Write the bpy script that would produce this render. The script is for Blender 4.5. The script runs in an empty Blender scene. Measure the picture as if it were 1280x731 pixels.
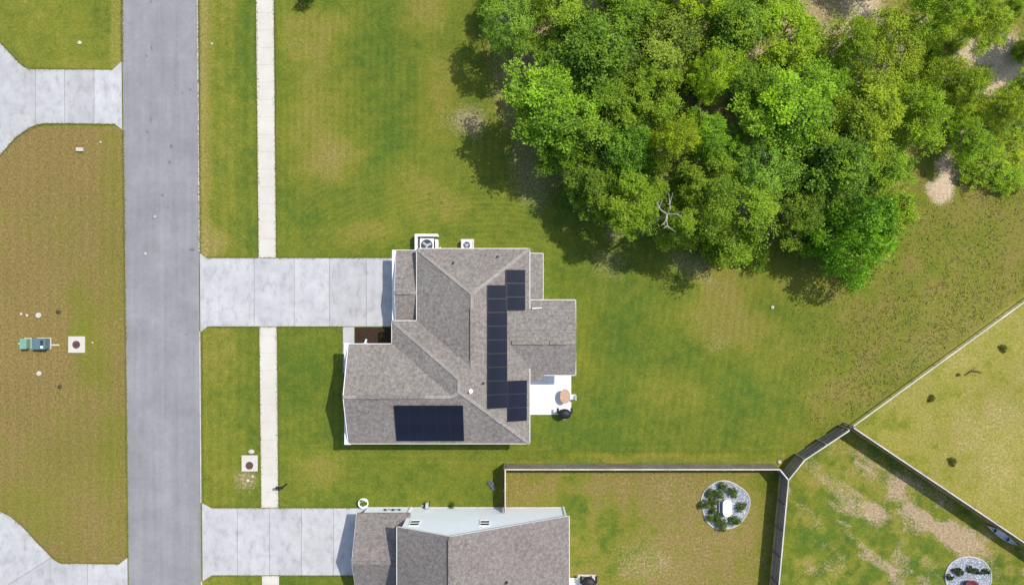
import bpy, bmesh, math, random
import numpy as np
from mathutils import Vector, Matrix

random.seed(7)
S = 14.5                 # plan units (1/14.5 m) per metre
HC = 58.0                # camera height in metres
R = math.radians
scene = bpy.context.scene
COL = scene.collection

def W(u, v, z=0.0):      # plan units (u right, v down, z up) to metres
    return Vector(((u - 640.0) / S, (365.5 - v) / S, z / S))

def seen(px, py, z=0.0): # plan position of something seen at (px,py) standing z plan units above the ground
    f = 1.0 - z / S / HC
    return 640 + (px - 640) * f, 365.5 + (py - 365.5) * f

# ------------------------------------------------------------------ materials
class NT:
    def __init__(s, name):
        s.m = bpy.data.materials.new(name); s.m.use_nodes = True
        s.t = s.m.node_tree; s.n = s.t.nodes; s.l = s.t.links
        s.n.clear()
        s.out = s.n.new('ShaderNodeOutputMaterial')
        s.b = s.n.new('ShaderNodeBsdfPrincipled')
        s.l.new(s.b.outputs[0], s.out.inputs[0])
        s.tc = s.n.new('ShaderNodeTexCoord').outputs['Object']
    def sock(s, inp, v):
        if hasattr(v, 'is_output'): s.l.new(v, inp)
        else:
            if isinstance(v, tuple) and len(v) == 3 and inp.type == 'RGBA': v = v + (1,)
            inp.default_value = v
    def noise(s, scale, detail=3, rough=.55, vec=None, stretch=None):
        n = s.n.new('ShaderNodeTexNoise'); n.inputs['Scale'].default_value = scale
        n.inputs['Detail'].default_value = detail; n.inputs['Roughness'].default_value = rough
        v = vec or s.tc
        if stretch:
            mp = s.n.new('ShaderNodeMapping'); mp.inputs['Scale'].default_value = stretch
            s.l.new(v, mp.inputs[0]); v = mp.outputs[0]
        s.l.new(v, n.inputs['Vector']); return n.outputs[0]
    def ramp(s, f, lo, hi, a=0., b=1.):
        n = s.n.new('ShaderNodeMapRange'); s.sock(n.inputs[0], f)
        for i, q in enumerate((lo, hi, a, b)): n.inputs[1 + i].default_value = q
        n.clamp = True; return n.outputs[0]
    def mix(s, f, a, b, mode='MIX'):
        n = s.n.new('ShaderNodeMix'); n.data_type = 'RGBA'; n.blend_type = mode
        s.sock(n.inputs[0], f); s.sock(n.inputs[6], a); s.sock(n.inputs[7], b)
        return n.outputs[2]
    def math(s, op, a, b=0.):
        n = s.n.new('ShaderNodeMath'); n.operation = op
        s.sock(n.inputs[0], a); s.sock(n.inputs[1], b); return n.outputs[0]
    def val(s, col, f):   # multiply a colour by a float socket
        n = s.n.new('ShaderNodeVectorMath'); n.operation = 'SCALE'
        s.sock(n.inputs[0], col); s.sock(n.inputs['Scale'], f); return n.outputs[0]
    def bump(s, h, strength, dist):
        n = s.n.new('ShaderNodeBump'); n.inputs['Strength'].default_value = strength
        n.inputs['Distance'].default_value = dist; s.l.new(h, n.inputs['Height'])
        s.l.new(n.outputs[0], s.b.inputs['Normal'])
    def attr(s, name):
        n = s.n.new('ShaderNodeAttribute'); n.attribute_name = name
        sp = s.n.new('ShaderNodeSeparateColor'); s.l.new(n.outputs['Color'], sp.inputs[0])
        return sp.outputs[0], sp.outputs[1], sp.outputs[2], n.outputs['Alpha']
    def done(s, col, rough=.85, spec=.3, metal=0.):
        s.sock(s.b.inputs['Base Color'], col); s.sock(s.b.inputs['Roughness'], rough)
        s.b.inputs['Specular IOR Level'].default_value = spec
        s.b.inputs['Metallic'].default_value = metal
        return s.m

MAT = {}
def plain(name, c, rough=.7, spec=.3, var=.15, scale=3., metal=0., bump=0.):
    t = NT(name); n = t.noise(scale, 4)
    col = t.val(c, t.ramp(n, .3, .7, 1 - var, 1 + var))
    if bump: t.bump(t.noise(scale * 6, 3), .5, bump)
    MAT[name] = t.done(col, rough, spec, metal); return MAT[name]

def m_ground():
    t = NT('lawn')
    dry, lush, bare, sand = t.attr('mask')
    big = t.noise(.22, 4, .6); mid = t.noise(1.1, 5, .62); fine = t.noise(5.5, 4, .65); grit = t.noise(17., 2, .6)
    pale, stripe, dirt, _ = t.attr('tone')
    weed = t.noise(2.6, 3, .5)
    g = t.mix(t.ramp(mid, .33, .67), (.064, .102, .0125), (.100, .136, .0155))
    g = t.mix(t.ramp(big, .38, .66, 0, .5), g, (.136, .158, .0155))
    g = t.mix(t.math('MULTIPLY', lush, .8), g, (.056, .108, .0145))
    g = t.mix(t.ramp(weed, .60, .72, 0, .45), g, (.050, .100, .016))
    y = t.mix(pale, (.150, .154, .0175), (.218, .206, .030))
    d = t.mix(pale, t.mix(t.ramp(fine, .3, .7), (.158, .108, .034), (.230, .166, .062)), t.mix(t.ramp(fine, .3, .7), (.228, .190, .052), (.34, .282, .105)))
    df = t.math('ADD', dry, t.math('MULTIPLY', t.math('SUBTRACT', mid, .5), .5))
    df = t.math('ADD', df, t.math('MULTIPLY', t.math('SUBTRACT', fine, .5), .35))
    c = t.mix(t.ramp(df, .08, .50, 0, .85), g, y)
    c = t.mix(t.ramp(df, .38, 1.0, 0, .95), c, d)
    bcol = t.mix(t.ramp(fine, .3, .7), (.25, .18, .10), (.40, .305, .195))
    bf = t.math('ADD', bare, t.math('MULTIPLY', t.math('SUBTRACT', fine, .5), 1.0))
    c = t.mix(t.math('MULTIPLY', t.ramp(bf, .25, .9), .92), c, bcol)
    c = t.mix(t.ramp(t.math('ADD', dirt, t.math('MULTIPLY', t.math('SUBTRACT', fine, .5), .9)), .35, .8, 0, .75), c, (.070, .055, .028))
    scol = t.mix(t.ramp(mid, .3, .7), (.40, .30, .19), (.52, .41, .29))
    c = t.mix(t.ramp(t.math('ADD', sand, t.math('MULTIPLY', t.math('SUBTRACT', fine, .5), 1.3)), .22, .95), c, scol)
    c = t.val(c, t.ramp(stripe, 0, 1, .86, 1.14))
    c = t.val(c, t.ramp(fine, .25, .75, .80, 1.20)); c = t.val(c, t.ramp(t.noise(2.9, 3, .6), .3, .7, .90, 1.10))
    c = t.val(c, t.ramp(grit, .25, .75, .78, 1.22))
    t.bump(t.math('ADD', fine, t.math('MULTIPLY', grit, .6)), .55, .07)
    return t.done(c, .95, .12)
MAT['lawn'] = m_ground()

def m_asphalt():
    t = NT('asphalt')
    st, tr, ed, _ = t.attr('mask')
    n = t.noise(14., 3, .7); big = t.noise(.35, 4, .6); lane = t.noise(.5, 4, .6, stretch=(3., .12, 1))
    c = t.mix(t.ramp(big, .3, .7), (.190, .187, .192), (.246, .242, .246))
    c = t.val(c, t.ramp(lane, .3, .7, .91, 1.09)); c = t.val(c, t.ramp(t.noise(2.2, 4, .7), .3, .7, .94, 1.06))
    crk = t.noise(.6, 6, .62); c = t.mix(t.ramp(t.math('ABSOLUTE', t.math('SUBTRACT', crk, .5)), .0, .0035, .30, 0), c, (.07, .07, .075))
    c = t.val(c, t.ramp(n, .3, .7, .86, 1.14))
    c = t.mix(t.math('MULTIPLY', tr, .5), c, (.27, .27, .285))
    c = t.mix(t.ramp(t.math('ADD', st, t.math('MULTIPLY', t.math('SUBTRACT', n, .5), .6)), .2, .9, 0, .8), c, (.05, .05, .053))
    c = t.mix(t.ramp(t.math('ADD', ed, t.math('MULTIPLY', t.math('SUBTRACT', n, .5), 1.)), .4, .9, 0, .9), c, (.43, .37, .29))
    t.bump(n, .4, .01)
    return t.done(c, .9, .25)
MAT['asphalt'] = m_asphalt()

def m_concrete(name, a, b, stain, amt, isl=.02):
    t = NT(name)
    big = t.noise(.45, 5, .65); mid = t.noise(1.7, 5, .65, stretch=(1, .55, 1)); fine = t.noise(22., 3, .6)
    c = t.mix(t.ramp(big, .3, .7), a, b)
    c = t.mix(t.ramp(mid, .5, .78, 0, amt), c, stain)
    c = t.mix(t.ramp(mid, .2, .42, amt * .7, 0), c, tuple(min(.8, q * 1.22) for q in b))
    c = t.val(c, t.ramp(fine, .3, .7, .94, 1.06))
    gi = t.n.new('ShaderNodeNewGeometry'); c = t.val(c, t.ramp(gi.outputs['Random Per Island'], 0, 1, 1 - isl * 1.3, 1 + isl)); c = t.mix(t.ramp(t.noise(.9, 6, .75, stretch=(.35, 1.6, 1)), .55, .75, 0, amt * .45), c, stain)
    t.bump(fine, .3, .005)
    return t.done(c, .85, .3)
MAT['drive'] = m_concrete('drive_concrete', (.35, .345, .345), (.44, .434, .430), (.240, .236, .238), .9, .07)
MAT['walk'] = m_concrete('walk_concrete', (.47, .435, .375), (.53, .50, .44), (.41, .375, .315), .45)
MAT['patio'] = m_concrete('patio_concrete', (.62, .62, .62), (.68, .68, .68), (.58, .58, .58), .3)
MAT['edging'] = m_concrete('edge_concrete', (.42, .40, .36), (.52, .50, .46), (.30, .27, .22), .6)
plain('joint_fill', (.17, .165, .16), .95, .1)

def m_shingle(name, a, b):
    t = NT(name)
    n1 = t.noise(3.6, 3, .7); n2 = t.noise(9., 2, .6); big = t.noise(.35, 4, .6)
    c = t.mix(t.ramp(n1, .32, .68), a, b)
    c = t.val(c, t.ramp(n2, .3, .7, .80, 1.20))
    c = t.val(c, t.ramp(big, .3, .7, .92, 1.08))
    # courses follow height on a pitched roof
    sep = t.n.new('ShaderNodeSeparateXYZ'); t.l.new(t.tc, sep.inputs[0])
    saw = t.math('FRACT', t.math('MULTIPLY', sep.outputs[2], 16.))
    c = t.val(c, t.ramp(saw, 0., .25, .86, 1.0))
    t.bump(t.math('ADD', n2, saw), .35, .015)
    return t.done(c, .95, .15)
MAT['shingle'] = m_shingle('shingle', (.145, .127, .113), (.252, .227, .204))
MAT['shingle_b'] = m_shingle('shingle_neighbour', (.134, .117, .107), (.232, .206, .190))

def m_siding():
    t = NT('siding')
    sep = t.n.new('ShaderNodeSeparateXYZ'); t.l.new(t.tc, sep.inputs[0])
    saw = t.math('FRACT', t.math('MULTIPLY', sep.outputs[2], 5.))
    c = t.val((.83, .86, .88), t.ramp(saw, 0., .12, .90, 1.0))
    c = t.val(c, t.ramp(t.noise(.8, 4), .3, .7, .96, 1.02))
    t.bump(saw, .2, .01)
    return t.done(c, .6, .3)
MAT['siding'] = m_siding()
plain('white_trim', (.80, .80, .78), .5, .4, .04)
plain('gutter', (.60, .59, .55), .5, .4, .08)
plain('black_frame', (.012, .012, .014), .35, .4, .1)
plain('glass_dark', (.012, .016, .022), .08, .6, .1)
plain('dark_metal', (.03, .03, .032), .5, .4, .2)
plain('black_cover', (.012, .012, .014), .55, .35, .3, 6., bump=.02)
plain('grey_metal', (.38, .39, .41), .45, .4, .12, 3.)
plain('pale_metal', (.66, .68, .68), .5, .4, .06, 3.)
plain('white_plastic', (.82, .82, .80), .45, .4, .04)
plain('green_metal', (.16, .29, .215), .55, .3, .12)
plain('teal_metal', (.085, .155, .165), .5, .35, .15)
plain('rust_iron', (.085, .05, .042), .8, .3, .35, 8.)
plain('tan_wood', (.42, .28, .19), .7, .25, .2, 4.)
plain('mulch', (.042, .026, .018), .98, .1, .55, 9., bump=.12)
plain('bark', (.23, .19, .155), .95, .1, .3, 5., bump=.05)
plain('bark_pale', (.40, .365, .31), .9, .1, .2, 5., bump=.03)
plain('red_clay', (.16, .035, .03), .7, .3, .25)
plain('stone', (.46, .43, .37), .85, .2, .15, 6.)
plain('soil', (.07, .05, .035), .98, .1, .4, 8., bump=.05)
plain('cord_white', (.75, .75, .73), .6, .3, .05)

def m_wood(name, a, b):
    t = NT(name)
    n = t.noise(2., 4, .6, stretch=(6, 6, .6)); f = t.noise(.7, 3)
    c = t.mix(t.ramp(n, .3, .7), a, b); c = t.val(c, t.ramp(f, .3, .7, .82, 1.18))
    return t.done(c, .9, .15)
MAT['fence_wood'] = m_wood('fence_wood', (.15, .126, .10), (.29, .25, .205))
MAT['fence_cap'] = m_wood('fence_cap', (.40, .375, .33), (.58, .55, .49))
MAT['fence_rail'] = m_wood('fence_rail', (.26, .23, .20), (.38, .345, .30))

def m_gravel(name, a, b, c2):
    t = NT(name)
    v = t.n.new('ShaderNodeTexVoronoi'); v.inputs['Scale'].default_value = 11.; t.l.new(t.tc, v.inputs['Vector'])
    sp = t.n.new('ShaderNodeSeparateColor'); t.l.new(v.outputs['Color'], sp.inputs[0])
    c = t.mix(sp.outputs[0], a, b); c = t.mix(t.ramp(sp.outputs[1], .75, .8), c, c2)
    t.bump(v.outputs['Distance'], .8, -.05)
    return t.done(c, .9, .2)
MAT['gravel'] = m_gravel('gravel', (.16, .178, .215), (.31, .335, .38), (.46, .48, .51))

def m_solar():
    t = NT('solar_cells')
    sep = t.n.new('ShaderNodeSeparateXYZ'); t.l.new(t.tc, sep.inputs[0])
    fx = t.math('FRACT', t.math('ADD', t.math('MULTIPLY', sep.outputs[0], 5.7), .5))
    fy = t.math('FRACT', t.math('ADD', t.math('MULTIPLY', sep.outputs[1], 5.7), .5))
    e = t.math('MAXIMUM', t.math('ABSOLUTE', t.math('SUBTRACT', fx, .5)), t.math('ABSOLUTE', t.math('SUBTRACT', fy, .5)))
    c = t.mix(t.ramp(e, .455, .475), (.0075, .0095, .018), (.011, .014, .024))
    c = t.val(c, t.ramp(t.noise(.6, 2), .3, .7, .85, 1.2))
    return t.done(c, .14, .3)
MAT['solar'] = m_solar()

def m_leaf(name, dark, light, trans=.32):
    t = NT(name)
    tint, hue, _, _ = t.attr('tint')
    c = t.mix(tint, dark, light)
    c = t.mix(t.math('MULTIPLY', hue, .55), c, tuple(x * y for x, y in zip(light, (1.3, 1.05, .8))))
    oi = t.n.new('ShaderNodeObjectInfo')
    c = t.mix(1., c, oi.outputs['Color'], 'MULTIPLY')
    t.done(c, .55, .25)
    tr = t.n.new('ShaderNodeBsdfTranslucent'); t.l.new(t.val(c, 1.25), tr.inputs[0])
    ms = t.n.new('ShaderNodeMixShader'); ms.inputs[0].default_value = trans
    t.l.new(t.b.outputs[0], ms.inputs[1]); t.l.new(tr.outputs[0], ms.inputs[2])
    t.l.new(ms.outputs[0], t.out.inputs[0])
    return t.m
MAT['leaf'] = m_leaf('leaf', (.080, .148, .012), (.31, .455, .026), .36)
MAT['blade'] = m_leaf('blade', (.20, .23, .04), (.44, .40, .13), .55)

# ------------------------------------------------------------------ object helpers
def tag(o, label=None, cat=None, group=None, kind=None):
    if label: o['label'] = label
    if cat: o['category'] = cat
    if group: o['group'] = group
    if kind: o['kind'] = kind
    return o

def thing(name, label, cat, loc=(0, 0, 0), group=None):
    o = bpy.data.objects.new(name, None); COL.objects.link(o); o.location = loc
    o.empty_display_size = .3
    return tag(o, label, cat, group)

def wloc(o):
    v = Vector((0, 0, 0))
    while o is not None:
        v = v + o.location; o = o.parent
    return v

class MB:
    """collects shapes in metres, world coordinates; build() links them as one mesh object"""
    def __init__(s): s.v = []; s.f = []
    def add(s, vs, fs):
        k = len(s.v); s.v += [tuple(p) for p in vs]; s.f += [tuple(i + k for i in f) for f in fs]; return s
    def box(s, x0, y0, z0, x1, y1, z1):
        vs = [(x, y, z) for z in (z0, z1) for (x, y) in ((x0, y0), (x1, y0), (x1, y1), (x0, y1))]
        return s.add(vs, [(3, 2, 1, 0), (4, 5, 6, 7), (0, 1, 5, 4), (1, 2, 6, 5), (2, 3, 7, 6), (3, 0, 4, 7)])
    def pbox(s, u0, v0, z0, u1, v1, z1):   # the same in plan units
        a, b = W(u0, v0, z0), W(u1, v1, z1)
        return s.box(min(a.x, b.x), min(a.y, b.y), min(a.z, b.z), max(a.x, b.x), max(a.y, b.y), max(a.z, b.z))
    def bar(s, p, q, w, h, up=(0, 0, 1)):  # rectangular bar from p to q
        p, q = Vector(p), Vector(q); d = (q - p).normalized(); u = Vector(up)
        sd = d.cross(u)
        if sd.length < 1e-4: sd = d.cross(Vector((1, 0, 0)))
        sd.normalize(); u = sd.cross(d).normalized()
        vs = [c + sd * a * w / 2 + u * b * h / 2 for c in (p, q) for (a, b) in ((-1, -1), (1, -1), (1, 1), (-1, 1))]
        return s.add(vs, [(0, 1, 2, 3), (7, 6, 5, 4), (0, 4, 5, 1), (1, 5, 6, 2), (2, 6, 7, 3), (3, 7, 4, 0)])
    def tube(s, pts, rad, n=8, cap=True):
        rings = []
        pts = [Vector(p) for p in pts]
        if not hasattr(rad, '__len__'): rad = [rad] * len(pts)
        for i, p in enumerate(pts):
            d = (pts[min(i + 1, len(pts) - 1)] - pts[max(i - 1, 0)]).normalized()
            a = d.cross(Vector((0, 0, 1)))
            if a.length < .05: a = d.cross(Vector((1, 0, 0)))
            a.normalize(); b = d.cross(a).normalized()
            rings.append([p + (a * math.cos(t) + b * math.sin(t)) * rad[i] for t in [2 * math.pi * j / n for j in range(n)]])
        vs = [q for r in rings for q in r]; fs = []
        for i in range(len(pts) - 1):
            for j in range(n):
                fs.append((i * n + j, i * n + (j + 1) % n, (i + 1) * n + (j + 1) % n, (i + 1) * n + j))
        if cap:
            fs.append(tuple(range(n))[::-1]); fs.append(tuple((len(pts) - 1) * n + j for j in range(n)))
        return s.add(vs, fs)
    def lathe(s, c, prof, n=24, sx=1., sy=1., rot=0.):  # prof: list of (r, z)
        c = Vector(c); vs = []; fs = []
        for (r, z) in prof:
            for j in range(n):
                t = 2 * math.pi * j / n
                x, y = r * sx * math.cos(t), r * sy * math.sin(t)
                vs.append(c + Vector((x * math.cos(rot) - y * math.sin(rot), x * math.sin(rot) + y * math.cos(rot), z)))
        m = len(prof)
        for i in range(m - 1):
            for j in range(n):
                fs.append((i * n + j, i * n + (j + 1) % n, (i + 1) * n + (j + 1) % n, (i + 1) * n + j))
        fs.append(tuple(range(n))[::-1]); fs.append(tuple((m - 1) * n + j for j in range(n)))
        return s.add(vs, fs)
    def prism(s, poly, z0, z1):            # poly: world xy (counter-clockwise or not), z in metres
        n = len(poly)
        vs = [(p[0], p[1], z0) for p in poly] + [(p[0], p[1], z1) for p in poly]
        fs = [tuple(range(n))[::-1], tuple(range(n, 2 * n))] + [(i, (i + 1) % n, n + (i + 1) % n, n + i) for i in range(n)]
        return s.add(vs, fs)
    def build(s, name, mat, parent=None, smooth=False, bevel=0.):
        off = wloc(parent) if parent else Vector((0, 0, 0))
        me = bpy.data.meshes.new(name)
        me.from_pydata([tuple(Vector(p) - off) for p in s.v], [], s.f)
        bm = bmesh.new(); bm.from_mesh(me)
        bmesh.ops.recalc_face_normals(bm, faces=bm.faces)
        if bevel:
            bmesh.ops.bevel(bm, geom=bm.edges[:], offset=bevel, segments=2, affect='EDGES', profile=.5)
        bm.to_mesh(me); bm.free()
        me.materials.append(MAT[mat])
        if smooth:
            for p in me.polygons: p.use_smooth = True
        o = bpy.data.objects.new(name, me); COL.objects.link(o)
        if parent: o.parent = parent
        return o

def kids(o): return [c for c in bpy.data.objects if c.parent == o]
def copy_tree(o, parent=None):
    c = o.copy(); COL.objects.link(c); c.parent = parent
    for ch in kids(o): copy_tree(ch, c)
    return c

# value noise for the masks
def vnoise(x, y, sc, seed):
    rg = np.random.default_rng(seed); T = rg.random((256, 256))
    X, Y = x / sc, y / sc
    xi, yi = np.floor(X).astype(int), np.floor(Y).astype(int); fx, fy = X - xi, Y - yi
    fx = fx * fx * (3 - 2 * fx); fy = fy * fy * (3 - 2 * fy)
    g = lambda a, b: T[a % 256, b % 256]
    return (g(xi, yi) * (1 - fx) + g(xi + 1, yi) * fx) * (1 - fy) + (g(xi, yi + 1) * (1 - fx) + g(xi + 1, yi + 1) * fx) * fy
def fbm(x, y, sc, seed, o=4):
    r = 0; a = 1; t = 0
    for i in range(o):
        r = r + a * vnoise(x, y, sc / 2 ** i, seed + i); t += a; a *= .55
    return r / t
def sstep(a, b, x):
    t = np.clip((x - a) / (b - a), 0, 1); return t * t * (3 - 2 * t)

# ------------------------------------------------------------------ ground
def make_ground():
    us = np.concatenate([np.linspace(-6000, -240, 10), np.arange(-230, 1511, 2.2), np.linspace(1520, 7300, 10)])
    vs = np.concatenate([np.linspace(-6000, -160, 10), np.arange(-150, 891, 2.2), np.linspace(900, 6700, 10)])
    U, V = np.meshgrid(us, vs)
    nu, nv = len(us), len(vs)
    wx = (fbm(U, V, 60, 3) - .5) * 60; wy = (fbm(U, V, 60, 9) - .5) * 60
    u, v = U + wx * .6, V + wy * .6
    def ell(cx, cy, rx, ry, rot=0., soft=.8):
        c, s_ = math.cos(R(rot)), math.sin(R(rot))
        a, b = (u - cx) * c + (v - cy) * s_, -(u - cx) * s_ + (v - cy) * c
        d = np.sqrt((a / rx) ** 2 + (b / ry) ** 2); return 1 - sstep(1 - soft, 1 + soft * .6, d)
    def rect(x0, y0, x1, y1, s_=12, warp=False):
        a, b = (u, v) if warp else (U, V)
        return sstep(x0 - s_, x0 + s_, a) * (1 - sstep(x1 - s_, x1 + s_, a)) * sstep(y0 - s_, y0 + s_, b) * (1 - sstep(y1 - s_, y1 + s_, b))
    def half(x0, y0, x1, y1, s_=4):     # 1 on the right hand (below) of the line
        nx, ny = -(y1 - y0), (x1 - x0); L = math.hypot(nx, ny)
        return sstep(-s_, s_, ((U - x0) * nx + (V - y0) * ny) / L)
    n = fbm(U, V, 90, 21)
    dry = .16 + (n - .5) * .35; lush = np.zeros_like(U); bare = np.zeros_like(U); sand = np.zeros_like(U)
    # left lot: thin brown turf with faint mower lines
    lot = rect(-400, 158, 157, 704, 2)
    stripes = .5 + .5 * np.sin(U * 2 * math.pi / 17 + 3 * (fbm(U, V, 120, 5) - .5))
    dry = dry * (1 - lot) + lot * (.98 + (n - .5) * .5 - .03 * stripes - .5 * ell(110, 420, 26, 75) - .25 * ell(95, 560, 60, 60)
                                   - .22 * rect(125, 158, 157, 704, 10) - .25 * ell(30, 660, 60, 60))
    top = rect(-400, -400, 152, 88, 2); dry = dry * (1 - top) + top * (.30 + (n - .5) * .4 + .3 * rect(138, -400, 160, 88, 4))
    # verge
    vg = rect(246, -400, 328, 900, 2)
    dry = dry * (1 - vg) + vg * (.34 + (n - .5) * .4 + .38 * rect(246, -400, 262, 330, 5) - .18 * rect(295, -400, 330, 900, 12) + .45 * ell(262, 300, 15, 22))
    bare += .62 * ell(310, 602, 16, 17) + .25 * ell(290, 300, 18, 14) + .3 * rect(246, -400, 254, 330, 3)
    lush += .5 * vg * rect(300, -400, 330, 330, 10)
    # front lawn
    for cx, cy, rx, ry, a in ((385, 45, 40, 50, .38), (430, 25, 40, 22, .3), (400, 150, 50, 80, .36), (430, 195, 34, 30, .35), (550, 110, 30, 70, .36),
                              (530, 20, 30, 24, .35), (510, 215, 40, 30, .3), (540, 255, 60, 25, .3), (460, 290, 40, 20, .3), (395, 585, 45, 30, .3), (560, 580, 80, 20, .12)):
        dry += a * ell(cx, cy, rx, ry)
    for cx, cy, rx, ry, a in ((480, 200, 30, 60, .6), (480, 60, 30, 90, .5), (370, 250, 30, 60, .35), (380, 480, 40, 60, .6), (450, 40, 20, 30, .3), (440, 260, 60, 30, .4)):
        lush += a * ell(cx, cy, rx, ry)
    bare += .58 * ell(588, 158, 15, 32, 0, 1.3) + .38 * ell(570, 150, 34, 22, 0, 1.3) + .22 * ell(425, 190, 30, 20) + .3 * ell(372, 55, 14, 10) + .25 * ell(550, 250, 18, 12) + .2 * ell(385, 110, 16, 12)
    # back lawn
    for cx, cy, rx, ry, a in ((900, 395, 60, 45, .42), (850, 490, 60, 30, .26), (905, 345, 40, 30, .35), (720, 440, 14, 60, .1), (960, 440, 50, 40, .25), (800, 575, 170, 8, .35), (1000, 345, 60, 30, .3)):
        dry += a * ell(cx, cy, rx, ry)
    for cx, cy, rx, ry, a in ((780, 440, 40, 90, .6), (930, 490, 60, 30, .45), (760, 530, 80, 40, .5), (700, 545, 40, 20, .4), (850, 370, 25, 20, .4)):
        lush += a * ell(cx, cy, rx, ry)
    bare += .32 * ell(895, 420, 24, 20) + .25 * ell(880, 350, 30, 14)
    # rough meadow behind the fence
    md = sstep(985, 1080, u + (v - 350) * .25) * (1 - half(985, 592, 1262, 381, 3)) * sstep(170, 240, v)
    md = np.where(U > 1200, np.maximum(md, (1 - half(985, 592, 1262, 381, 3)) * sstep(170, 240, V)), md)
    dry = dry * (1 - md) + md * (.50 + (fbm(U, V, 30, 40) - .5) * .8)
    bare += md * (.22 * ell(1200, 400, 90, 50, -36) + .2 * ell(1130, 460, 60, 22, -36)) + .3 * ell(1215, 235, 30, 18)
    lush += .7 * ell(1060, 330, 60, 40) + .4 * ell(980, 470, 60, 90)
    # woods floor
    wd = np.clip(ell(820, 90, 215, 190, 15, .25) + ell(1000, 120, 150, 190, 0, .3), 0, 1)
    wr = rect(1040, -300, 1400, 215, 25, True)
    bare += .75 * wd; dry += .3 * wd; dry = dry + wr * .25
    lush += .6 * wr
    bare += .42 * ell(660, 235, 50, 26, 50) + .38 * ell(760, 330, 40, 30) + .42 * ell(855, 325, 40, 26) + .5 * ell(790, 285, 26, 20)
    for cx, cy, rx, ry, ro in ((1070, 18, 26, 34, 0), (1098, 55, 34, 12, -10), (1120, 65, 16, 12, 0), (1188, 203, 26, 26, -50), (1170, 236, 20, 18, 0), (1225, 70, 50, 16, -35), (1262, 74, 34, 24, -30),
                               (1212, 165, 20, 18, -20), (1275, 150, 16, 10, 0), (1180, 150, 14, 8, 0), (1110, 160, 22, 12, 0), (1185, -8, 40, 14, 0), (1230, 215, 18, 10, -20), (920, 170, 10, 8, 0), (1245, 105, 40, 14, -30), (1150, 30, 18, 8, -20)):
        sand += .95 * ell(cx, cy, rx, ry, ro, .6)
    # fenced yards
    y1 = rect(626, 582, 974, 900, 2)
    dry = dry * (1 - y1) + y1 * (.72 + (n - .5) * .5 - .35 * ell(760, 680, 70, 50) - .35 * ell(690, 640, 50, 20) + .25 * ell(860, 690, 80, 80) + .2 * ell(820, 620, 60, 24) - .2 * rect(940, 590, 975, 800, 12))
    bare += y1 * (.42 * ell(800, 700, 46, 34) + .25 * ell(850, 625, 40, 24) + .12 * ell(900, 690, 60, 40)); lush += y1 * .6 * ell(740, 690, 55, 45) + y1 * .5 * ell(830, 722, 40, 14)
    y2 = rect(974, 520, 1500, 900, 2) * half(1055, 530, 1255, 671, 2) * half(974, 592, 1055, 530, 2)
    dry = dry * (1 - y2) + y2 * (.34 + (fbm(U, V, 40, 60) - .5) * .9)
    st = sstep(.46, .64, fbm((U + V) * .35, (V - U * .62) * 1.2, 26, 77))
    bare += y2 * (.42 + .75 * fbm(U, V, 11, 79)) * (.85 * st * ell(1110, 660, 150, 85, 36) + .55 * ell(1088, 637, 26, 9, 40) + .5 * ell(1115, 610, 60, 16, 36) + .5 * ell(1215, 690, 60, 14, 34) + .3 * ell(1030, 700, 40, 20) + .35 * ell(1150, 655, 40, 14, 36))
    lush += y2 * (.6 * ell(1060, 585, 40, 24) + .5 * ell(1150, 690, 40, 30) + .4 * ell(1010, 650, 20, 60))
    y3 = half(985, 592, 1262, 381, 2) * (1 - half(1055, 530, 1255, 671, 2)) * sstep(1050, 1056, U)
    dry = dry * (1 - y3) + y3 * (.60 + (fbm(U, V, 50, 80) - .5) * .5 - .3 * half(1085, 570, 1235, 676, 10) * (1 - half(1055, 530, 1255, 671, 10)) - .25 * ell(1095, 525, 40, 26) + .2 * ell(1245, 530, 50, 70))
    bare += y3 * (.32 * ell(1250, 520, 34, 30) + .25 * ell(1245, 590, 40, 34)); lush += y3 * .35 * ell(1100, 530, 36, 22)
    dry += (fbm(U, V, 16, 90, 3) - .5) * .25 + (y1 + y2 * 1.3 + .5 * y3) * (fbm(U, V, 13, 95, 3) - .5) * .8
    bare += y2 * .5 * sstep(.56, .72, fbm(U, V, 34, 97)) * (.5 + fbm(U, V, 8, 98)) + y1 * .15 * sstep(.6, .75, fbm(U, V, 26, 99))
    lush += (y1 + y2) * .7 * sstep(.55, .7, fbm(U, V, 24, 101))
    pale = np.clip(.25 + y3 * .75 + .25 * y2 + .3 * top + .25 * vg - .35 * lot - .05 * y1 - .2 * md, 0, 1)
    ft = lambda p, q_, sd: .5 + .5 * np.sin(q_ * 2 * math.pi / p + 5 * (fbm(U, V, 150, sd) - .5) + .6 * (fbm(U, V, 12, sd + 5) - .5))
    nn = fbm(U, V, 45, 131)
    fl = rect(345, -400, 640, 320, 10) + rect(345, 405, 440, 640, 4); bl = rect(660, 310, 1040, 580, 10)
    rad = np.hypot(U - 610, (V - 470) * 1.25)
    arc = (1 - sstep(215, 300, rad)) * sstep(325, 300, V) if False else rect(380, 225, 690, 312, 22)
    stripe = .5 + .5 * fl * (1 - arc) * (ft(9.5, U, 141) - .5) * sstep(.3, .6, nn) + .6 * arc * (ft(8.5, rad, 143) - .5) + .35 * bl * (ft(10, U + .15 * V, 145) - .5) + .22 * lot * (ft(13, U, 147) - .5) \
             + .4 * rect(440, 556, 985, 584, 4) * (ft(9, V, 149) - .5) + .4 * vg * (ft(12, U, 151) - .5)
    stripe += (fbm(U, V, 70, 161) - .5) * .7
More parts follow.
